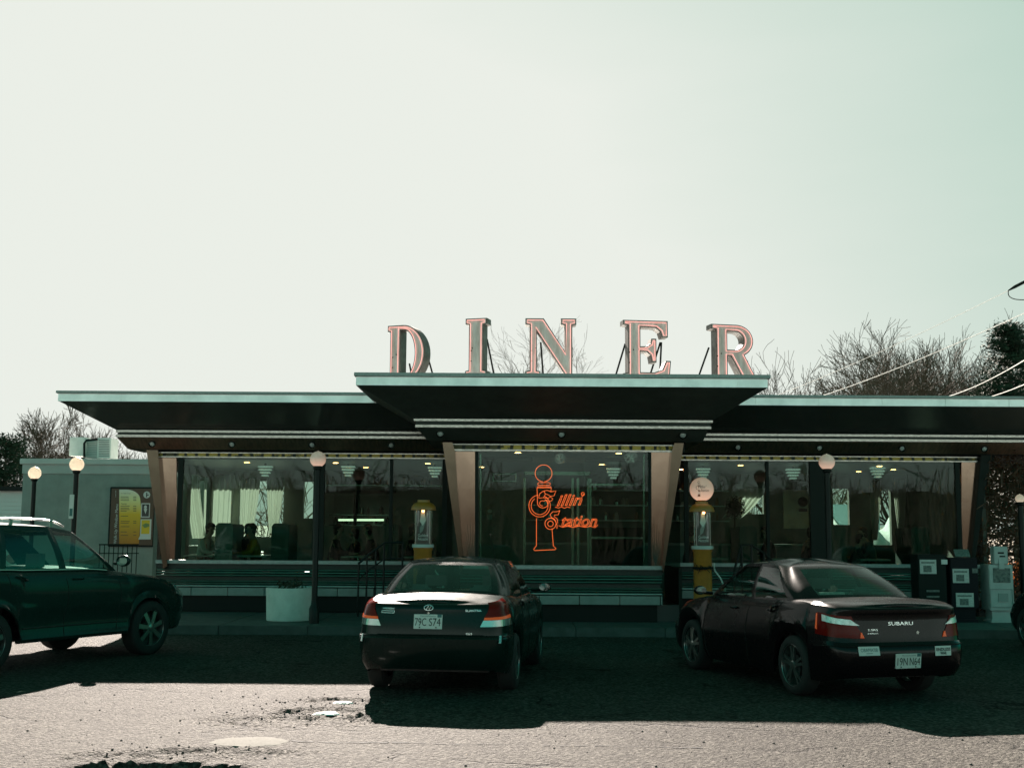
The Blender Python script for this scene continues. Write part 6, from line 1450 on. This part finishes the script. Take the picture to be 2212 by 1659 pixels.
# ------------------------------------------------------------------ people at the tables
M_skin = mat('skin', (0.42, 0.26, 0.19), 0.55)
def person(x, y, z, heading, shirt, hair, lab, lean=0.0, cap=False, reach=0.36, turn=0.0, scale=1.0):
    t = thing('person', lab, 'person', (x, y, z), R(heading), 'people seated in the diner'); t.scale = (scale,)*3
    L = lean
    J = []; E = []
    def j(p, r, par=None, r2=None):
        J.append((V(p), r) if r2 is None else (V(p), r, r2)); 
        if par is not None: E.append((par, len(J)-1))
        return len(J)-1
    pel = j((0, 0, .56), .15, r2=.12); ab = j((.0+.1*L, 0, .74), .13, pel, .11); ch = j((.03+.35*L, 0, .96), .155, ab, .115); nb = j((.05+.5*L, 0, 1.11), .075, ch); nk = j((.07+.58*L, 0, 1.17), .055, nb)
    hd = V((.10+.66*L, 0, 1.30)); h0 = j(hd+V((-.005, 0, -.055)), .062, nk); h1 = j(hd+V((0, 0, .02)), .088, h0, .075); h2 = j(hd+V((-.008, 0, .085)), .068, h1)
    ct, st = math.cos(R(turn)), math.sin(R(turn))
    def hp(a, b, c): return hd+V((a*ct-b*st, a*st+b*ct, c))
    j(hp(.105, 0, -.005), .010, h1); j(hp(.078, 0, -.052), .022, h0)
    for s in (-1, 1): j(hp(-.005, .083*s, 0), .012, h1)
    for s in (1, -1):
        hip = j((.03, .09*s, .53), .10, pel); kn = j((.46, .11*s, .52), .065, hip); an = j((.42, .11*s, .10), .042, kn); j((.56, .12*s, .05), .036, an)
        sh = j((.03+.38*L, .185*s, 1.05), .062, ch); el = j((.14+.30*L, .235*s, .83), .043, sh); wr = j((reach+.1*L, .12*s, .815), .027, el); pa = j((reach+.1*L+.06, .11*s, .81), .034, wr, .018)
        for k in range(4):
            b0 = V((reach+.1*L+.095, (.11+.026-.0175*k)*s, .812)); ln = (.030, .036, .034, .026)[k]
            f1 = j(b0, .0095, pa); f2 = j(b0+V((ln, 0, -.004)), .0085, f1); j(b0+V((ln*1.7, 0, -.018)), .0075, f2)
        th = j((reach+.1*L+.05, (.11-.045)*s, .815), .011, pa); j((reach+.1*L+.085, (.11-.055)*s, .81), .009, th)
    me = skin_mesh(J, E, 1); me.materials.append(M_skin); link('body', me, t, True)
    # clothes: torso and upper arms; trousers
    SJ = [((0, 0, .60), .165, .14), ((.0+.1*L, 0, .76), .15, .13), ((.03+.35*L, 0, .97), .172, .132), ((.05+.5*L, 0, 1.10), .085, .08)]; SE = [(0, 1), (1, 2), (2, 3)]
    for s in (1, -1):
        n0 = len(SJ); SJ += [((.03+.38*L, .19*s, 1.05), .075, .075), ((.14+.30*L, .24*s, .835), .058, .058), ((reach-.04+.1*L, .14*s, .82), .04, .04)]; SE += [(2, n0), (n0, n0+1), (n0+1, n0+2)]
    me = skin_mesh([(V(a), b, c) for a, b, c in SJ], SE, 1); me.materials.append(shirt); link('shirt', me, t, True)
    TJ = [((0, 0, .56), .165, .135)]; TE = []
    for s in (1, -1):
        n0 = len(TJ); TJ += [((.04, .095*s, .53), .112, .112), ((.47, .112*s, .52), .078, .078), ((.42, .112*s, .13), .06, .06)]; TE += [(0, n0), (n0, n0+1), (n0+1, n0+2)]
    me = skin_mesh([(V(a), b, c) for a, b, c in TJ], TE, 1); me.materials.append(M_boothd); link('trousers', me, t, True)
    q = MB(); q.sphere(hd+V((-.022, 0, .045)), .098, 20, (1.02, .92, .95)); q.v = [V((p.x if p.z > hd.z+.06 else min(p.x, hd.x+.015), p.y, p.z)) for p in q.v]
    q.sphere(hd+V((-.055, 0, -.03)), .072, 14, (.8, 1.0, 1.2)); q.build('hair', hair, t, smooth=True, local=True)
    q = MB()
    for s in (-1, 1): q.sphere(hp(.078, .030*s, .018), .009, 8)
    q.build('eyes', M_ink, t, local=True); q = MB(); q.sphere(hp(.082, 0, -.038), .016, 8, (.4, 1.2, .35)); q.build('mouth', mat('lips', (.3, .12, .1), .5), t, local=True)
    if cap:
        q = MB(); q.sphere(hd+V((-.01, 0, .06)), .102, 18, (1.05, .95, .8)); q.v = [V((p.x, p.y, max(p.z, hd.z+.045))) for p in q.v]; q.prism([(hd.x+.08, -.07, hd.z+.05), (hd.x+.19, -.05, hd.z+.042), (hd.x+.19, .05, hd.z+.042), (hd.x+.08, .07, hd.z+.05)], (0, 0, .01)); q.build('cap', M_ink, t, smooth=True, local=True)
    return t
dark = mat('dark_cloth', (0.03, 0.032, 0.035), 0.9); white = mat('white_cloth', (0.60, 0.60, 0.56), 0.9); yel = mat('yellow_cloth', (0.42, 0.26, 0.03), 0.9); brn = mat('brown_hair', (0.03, 0.018, 0.012), 0.7); blk = mat('black_hair', (0.012, 0.01, 0.01), 0.7); gry = mat('grey_cloth', (0.12, 0.13, 0.13), 0.9)
fz = FLOORZ
person(X(438, 25.2, 0), 25.2, fz, -12, white, blk, 'person in a white shirt and dark cap leaning to the booth in the first window', 0.12, True)
person(X(556, 25.3, 0), 25.3, fz, 200, yel, brn, 'person in a mustard yellow top beside the pale booth of the first window', 0.05)
person(X(522, 25.9, 0), 25.95, fz, 0, dark, blk, 'person in dark clothes close behind the one in yellow', 0.1)
person(X(722, 25.2, 0), 25.2, fz, 5, dark, blk, 'dark silhouetted person just right of the globe lamp post', 0.0)
person(X(768, 25.8, 0), 25.8, fz, 170, dark, brn, 'dark silhouetted person in front of the kitchen hatch, lower than their neighbours', -0.1, scale=0.93)
person(X(810, 25.2, 0), 25.2, fz, 183, dark, blk, 'dark silhouetted person leaning on the booth left of the mullion', 0.1)
person(X(885, 25.2, 0), 25.2, fz, 0, dark, blk, 'dark silhouetted person beside the pump without a globe', 0.0)
person(X(938, 25.6, 0), 25.6, fz, 175, gry, blk, 'person in grey between the pump without a globe and the slanted post', 0.1)
person(X(1485, 25.2, 0), 25.2, fz, 0, dark, blk, 'dark silhouetted person left of the globe topped pump', 0.05)
person(X(1668, 25.3, 0), 25.3, fz, 185, dark, brn, 'dark silhouetted person sitting right of the plant silhouette', 0.1)
person(X(1738, 25.6, 0), 25.6, fz, 0, dark, blk, 'person in dark clothes below the round emblem poster', 0.1)
person(X(1885, 25.6, 0), 25.6, fz, 178, gry, brn, 'person facing left, head lit, in the right end window', 0.18)
person(X(1840, 25.3, 0), 25.3, fz, -4, dark, blk, 'dark silhouetted person next to the booth at the right end window', 0.15, scale=0.9)
# pale blue skip seen through the back window
t = thing('blue_trailer', 'blue box trailer seen right through the diner beside the thick window post', 'trailer', (X(1815, 40, 50), 40, 0))
xa_, xb_ = X(1700, 40, 50), X(1900, 40, 50)
q = MB(); q.box(xa_, xb_, 40, 42.2, 0.9, Z(62, 40)); q.build('box', mat('blue_panel', (0.45, 0.66, 0.70), 0.4), t, bevel=0.02)
for k in (0.25, 0.7):
    q = MB(); q.lathe([(1e-4, 0), (0.40, 0), (0.42, 0.05), (0.42, 0.2), (1e-4, 0.22)], (xa_+(xb_-xa_)*k, 39.95, 0.42), 24, 'Y'); q.build('wheel', M_tyre, t, smooth=True)
q = MB(); q.box(xa_, xb_, 40.2, 40.35, 0.7, 0.899); q.build('chassis', M_black, t)
q = MB(); n=20; 
tag((lambda: (q.add([(X(1700+15*i, 37, 20), 33.5+[0,1,2.4,3.6,4.2,4.8][j], -0.05+[0,0.9,1.75,2.15,1.2,0][j]*(1+0.15*math.sin(i*1.3))) for j in range(6) for i in range(n)], [(j*n+i, j*n+i+1, (j+1)*n+i+1, (j+1)*n+i) for j in range(5) for i in range(n-1)]), q.build('snow_bank', M_snow, smooth=True))[1])(), 'sunlit bank of ploughed snow behind the diner, seen through the back window', 'snow bank')
# ------------------------------------------------------------------ trees
def branch(mb, p, d, L, r, lvl, rr, spread, up, minr=0.006, nseg=4):
    pts = [p]; rs = [r]; q = p.copy(); dd = d.copy()
    for i in range(nseg):
        dd = (dd + V((rr.gauss(0, 1), rr.gauss(0, 1), rr.gauss(0, 1)))*0.11 + V((0, 0, up*0.08))).normalized()
        q = q + dd*(L/nseg); pts.append(q.copy()); rs.append(max(minr, r*(1-0.55*(i+1)/nseg)))
    mb.tube(pts, rs, 5 if r > 0.05 else (4 if r > 0.02 else 3), caps=False)
    if lvl <= 0: return
    nb = rr.choice((3, 4)) if lvl > 1 else rr.choice((3, 4, 5))
    for k in range(nb):
        i = rr.randint(max(1, nseg-3), nseg) if k else nseg
        a = rr.uniform(spread*0.5, spread); ax = pts[i]-pts[i-1]; ax.normalize(); o = ax.orthogonal().normalized(); o.rotate(Matrix.Rotation(rr.uniform(0, 6.28), 3, ax))
        nd = (ax*math.cos(a)+o*math.sin(a)).normalized()
        branch(mb, pts[i], nd, L*rr.uniform(0.58, 0.82), rs[i]*rr.uniform(0.6, 0.85), lvl-1, rr, spread, up, minr, nseg)
def bare_tree(x, y, H, seed, lab, lvl=5, spread=0.75, up=0.6, trunk=0.28, minr=0.008, z0=0.0, name='bare_tree', wide=1.0):
    rr = random.Random(seed); t = thing(name, lab, 'tree', (x, y, z0), 0, 'leafless winter trees')
    th = H*trunk; r0 = H*0.018; q = MB(); pts = [V((x, y, z0-0.2)), V((x+rr.gauss(0, .05), y, z0+th*0.5)), V((x+rr.gauss(0, .1), y, z0+th))]
    q.tube(pts, [r0*1.3, r0, r0*0.85], 8); q.build('trunk', M_bark, t, smooth=True)
    q = MB(); n = 5
    for k in range(n):
        a = 6.28*k/n+rr.uniform(-.4, .4); e = rr.uniform(0.25, 0.75)*wide
        d = V((math.sin(e)*math.cos(a), math.sin(e)*math.sin(a), math.cos(e)))
        branch(q, pts[-1]-V((0, 0, rr.uniform(0, th*0.2))), d, H*0.26, r0*0.55, lvl-1, rr, spread, up, minr)
    branch(q, pts[-1], V((0, 0, 1)), H*0.3, r0*0.75, lvl-1, rr, spread*0.8, up, minr)
    top = pts[-1].z; mz = sorted(v.z for v in q.v)[int(len(q.v)*0.99)]; k = (z0+H*0.93-top)/(mz-top)      # bring the crown to the height asked for
    kx = max(k, 0.3)**0.45; q.v = [V((x+(v.x-x)*kx, y+(v.y-y)*kx, top+(v.z-top)*k)) for v in q.v]
    q.build('crown', M_bark, t)
    return t
def gx(px, Y): return X(px, Y, 100)
def topH(py, Y): return Z(HOR-py, Y)
BT = [ # px, Y, top py, seed, label, lvl, wide
 (1215, 46, 672, 121, 'spreading bare tree directly behind the letter N', 6, 1.5),
 (1105, 60, 745, 22, 'small bare tree between the letters I and N', 5, 0.9),
 (1692, 50, 745, 23, 'bare tree just right of the letter R', 5, 1.0),
 (1775, 60, 812, 24, 'low bare bush above the right wing roof', 4, 1.0),
 (1990, 48, 688, 25, 'tall dense bare tree over the right wing, the leftmost of the dense group', 6, 1.0),
 (1940, 52, 775, 26, 'lower bare tree at the left flank of the dense right group', 5, 1.1),
 (2060, 50, 698, 27, 'bare tree in the middle of the dense right group', 6, 0.8),
 (2120, 54, 760, 28, 'bare tree just left of the tall pine', 5, 0.9),
 (1955, 56, 712, 51, 'dense bare tree standing behind the left half of the right group', 6, 1.0),
 (2035, 58, 703, 52, 'dense bare tree standing behind the right half of the right group', 6, 1.0),
 (2095, 58, 735, 53, 'dense bare tree close behind the pine', 6, 0.9),
 (1950, 60, 735, 55, 'bare tree closing the left side of the dense right group, furthest back', 6, 1.0),
 (2075, 62, 720, 56, 'bare tree closing the right side of the dense right group, furthest back', 6, 1.0),
 (1740, 62, 800, 54, 'small bare tree furthest back between the letter R and the right group', 5, 1.0),
 (110, 55, 868, 31, 'bare tree at the far left with tall upright shoots', 6, 0.7),
 (45, 62, 930, 32, 'pale brushy bare tree at the far left edge', 5, 0.9),
 (245, 58, 930, 33, 'brushy bare tree behind the rooftop air conditioner', 5, 0.9),
 (300, 66, 955, 34, 'small bare tree showing under the left roof corner', 5, 0.9),
 (180, 64, 925, 35, 'thin bare tree left of the rooftop air conditioner', 5, 0.8),
]
for px_, Y_, pt, sd0, lab, lv, wd in BT:
    H_ = topH(pt, Y_); bare_tree(gx(px_, Y_), Y_, H_*0.98, sd0, lab, lv, wide=wd, trunk=0.2, up=(0.15 if sd0 == 121 else 0.5), minr=0.0042 if Y_ < 47 else 0.009)
# evergreens
M_ever = mat('dark_evergreen', (0.028, 0.045, 0.022), 0.8, noise=0.3, nscale=2)
def pine(px_, Y_, ptop, seed, lab, width, n=9000, z_low=0.25, droop=0.15):
    rr = random.Random(seed); x = gx(px_, Y_); H = topH(ptop, Y_); t = thing('pine_tree', lab, 'tree', (x, Y_, 0), 0, 'evergreen trees')
    q = MB(); q.tube([(x, Y_, -0.2), (x+0.1, Y_, H*0.5), (x, Y_, H*0.97)], [H*0.02, H*0.014, 0.03], 8); q.build('trunk', M_bark, t, smooth=True)
    q = MB(); nb = int(n/60)
    for i in range(nb):
        f = rr.random()**0.8; zz = H*(z_low+(1-z_low)*f); L = width*(1-f)**0.7*rr.uniform(0.55, 1.1)+0.3; a = rr.uniform(0, 6.28); d = V((math.cos(a), math.sin(a), rr.uniform(-0.05, 0.25)))
        p0 = V((x, Y_, zz)); p1_ = p0+d*L; q.tube([p0, p0+d*L*0.5+V((0, 0, 0.05)), p1_], [0.03, 0.02, 0.006], 3, caps=False)
        for k in range(60):
            u = rr.uniform(0.25, 1.05); c = p0+d*L*u+V((rr.gauss(0, .16), rr.gauss(0, .16), rr.gauss(0.03, .09)))*(0.5+0.6*u)
            e = (d*0.6+V((rr.gauss(0, 1), rr.gauss(0, 1), rr.gauss(0.3, .7)))).normalized()*rr.uniform(0.10, 0.2); w = e.orthogonal().normalized()*0.03
            q.add([c-w, c+e, c+w], [(0, 1, 2)])
    q.build('crown', M_ever, t)
pine(2192, 44, 702, 41, 'tall dark pine at the right edge of the roof line', 2.1, 21000)
pine(2196, 29.5, 905, 45, 'dark evergreen shrub added behind the vine to block bright gaps', 1.5, 9000, 0.22)  # added evergreen, blocks the bright sky showing through the vine
pine(2250, 47, 740, 42, 'dark pine half cut off by the right edge', 2.3, 11000)
pine(8, 48, 952, 43, 'dark evergreen at the far left edge beside the annex', 2.4, 9000, 0.12)
pine(-60, 50, 930, 44, 'dark evergreen beyond the far left edge', 2.2, 5000, 0.12)
# vine covered trellis at the right end of the diner
rr = random.Random(77)
vx0, vx1, vy0, vy1 = X(2108, 23.9, 0), X(2290, 23.9, 0), 23.7, 24.7
t = thing('climbing_vine', 'tangled leafless brown vine with scattered dry leaves at the right end of the diner', 'vine', ((vx0+vx1)/2, 24, 0))
q = MB()
for i in range(420):
    p = V((rr.uniform(vx0, vx1), rr.uniform(vy0, vy1), rr.choice((rr.uniform(0, .6), rr.uniform(0.3, 3.0))))); d = V((rr.gauss(0, .5), rr.gauss(0, .3), 1)).normalized(); pts = [p]
    for k in range(9):
        d = (d+V((rr.gauss(0, .45), rr.gauss(0, .3), rr.gauss(0, .25)))).normalized(); p = p+d*0.11
        p = V((min(max(p.x, vx0+0.08*p.z), vx1), min(max(p.y, vy0), vy1), min(max(p.z, 0.02), 3.8))); pts.append(p.copy())
    q.tube(pts, [0.012*(1-k/12) for k in range(10)], 4, caps=False)
q.build('stems', mat('brown_vine_stem', (0.11, 0.055, 0.03), 0.55, noise=0.3, nscale=9), t)
q = MB()
for i in range(7500):
    p = V((rr.uniform(vx0, vx1), rr.uniform(vy0, vy1), rr.uniform(0, 3.75)))
    if p.x < vx0+0.09*p.z: continue
    u = V((rr.gauss(0, 1), rr.gauss(0, 1), rr.gauss(0, 1))).normalized()*rr.uniform(0.02, 0.04); w = u.orthogonal().normalized()*u.length*0.7
    q.add([p-u, p+w, p+u, p-w], [(0, 1, 2, 3)])
q.build('dry_leaves', mat('dry_rust_leaves', (0.11, 0.045, 0.02), 0.7, noise=0.4, nscale=4, transl=0.35), t)
# rust coloured beech hedge catching the sun beyond it
q = MB(); hx0, hx1 = X(2130, 32, 0), X(2420, 32, 0)
for i in range(9000):
    p = V((rr.uniform(hx0, hx1), rr.uniform(31.5, 32.8), rr.uniform(0.02, 0.85+0.2*math.sin(i))))
    u = V((rr.gauss(0, 1), rr.gauss(0, 1), rr.gauss(0, 1))).normalized()*rr.uniform(0.03, 0.05); w = u.orthogonal().normalized()*u.length*0.7
    q.add([p-u, p+w, p+u, p-w], [(0, 1, 2, 3)])
tag(q.build('hedge', mat('orange_dry_leaves', (0.42, 0.13, 0.025), 0.7, transl=0.5)), 'low hedge of orange dry leaves lit by the sun beyond the vine', 'hedge')
# unseen wood and plain backing wall, added to darken reflections in glass and steel
q = MB()
for i in range(700):
    x = rr.uniform(-110, 110); y = rr.uniform(-75, -60); h = rr.uniform(4, 8.2); w = rr.uniform(0.12, 0.3)
    q.tube([(x, y, 0), (x+rr.gauss(0, .4), y, h*0.6), (x+rr.gauss(0, .8), y+rr.gauss(0, .5), h)], [w, w*0.6, 0.04], 4, caps=False)
    for k in range(12):
        z = rr.uniform(h*0.3, h*0.9); e = V((rr.gauss(0, 1.3), rr.gauss(0, .6), rr.uniform(0.4, 1.8))); q.tube([(x, y, z), V((x, y, z))+e], [0.06, 0.015], 3, caps=False)
q.box(-120, 120, -82, -81, 0, 6.0, mi=1)
tag(q.build('wood', [mat('wood_bark', (0.03, 0.029, 0.02), 0.9, noise=0.3, nscale=0.2), mat('wood_backing', (0.012, 0.016, 0.010), 0.95)]), 'unseen leafless wood added behind the camera to darken reflections', 'wood', kind='stuff')
# brown brush standing behind the diner, seen through the back windows
for bx0, bx1, lab in ((470, 690, 'tangle of brown brush outside the back windows of the left wing'), (1560, 1690, 'tangle of brown brush outside the back window beyond the plant silhouette'), (1782, 1850, 'ochre brush above the blue trailer, seen through the back window')):
    q = MB(); Yb = 34.0 if bx0 < 1700 else 44.0; u0, u1 = X(bx0, Yb, 50), X(bx1, Yb, 50); hh = 4.2 if bx0 < 1700 else 5.0
    for i in range(int(90*(u1-u0))):
        p = V((rr.uniform(u0, u1), rr.uniform(Yb, Yb+1.2), rr.uniform(0, hh*0.7))); d = V((rr.gauss(0, .4), rr.gauss(0, .3), 1)).normalized(); pts = [p]
        for k in range(5): d = (d+V((rr.gauss(0, .3), rr.gauss(0, .3), rr.gauss(0, .15)))).normalized(); p = p+d*0.22; pts.append(p.copy())
        q.tube(pts, [0.016, 0.014, 0.012, 0.009, 0.006, 0.004], 3, caps=False)
    tag(q.build('brush', mat('pale_brush', (0.24, 0.17, 0.10), 0.9, noise=0.3)), lab, 'brush', 'thickets of brush behind the diner')
# overhead wires
M_wire = mat('sun_glint_cable', (0.75, 0.75, 0.72), 0.35, 0.2)  # whitish colour stands in for sunlight reflected off the wires
def wire(a, Ya, b, Yb, sag, lab, r_=0.012):
    p, q_ = at(*a, Ya), at(*b, Yb); n = 24; m = MB()
    m.tube([p.lerp(q_, i/n)-V((0, 0, 4*sag*(i/n)*(1-i/n))) for i in range(n+1)], r_, 5); return tag(m.build('overhead_wire', M_wire, smooth=True), lab, 'wire', 'wires running down behind the right wing')
wire((1640, 868, ), 46, (2178, 628), 24, 0.12, 'uppermost thin pale wire ending in a dark insulator at the right edge', 0.009)
wire((1735, 868), 46, (2300, 636), 24, 0.15, 'second pale wire from the top, above the right wing')
wire((2000, 866), 44, (2300, 722), 22, 0.25, 'third pale wire from the top, crossing the dark pine', 0.014)
wire((2100, 866), 44, (2300, 790), 22, 0.1, 'lowest pale wire above the right wing roof', 0.014)
t = thing('wire_insulator', 'dark insulator and clamp on the uppermost wire', 'insulator', at(2195, 618, 24)); q = MB(); q.tube([at(2178, 628, 24), at(2192, 620, 24), at(2225, 603, 24)], [0.012, 0.032, 0.032], 8); q.build('clamp', M_black, t, smooth=True)
q = MB(); q.tube(smooth_path([at(2178, 628, 24), at(2180, 640, 24), at(2195, 647, 24), at(2225, 648, 24)], 4), 0.01, 5); q.build('loop', M_black, t, smooth=True)
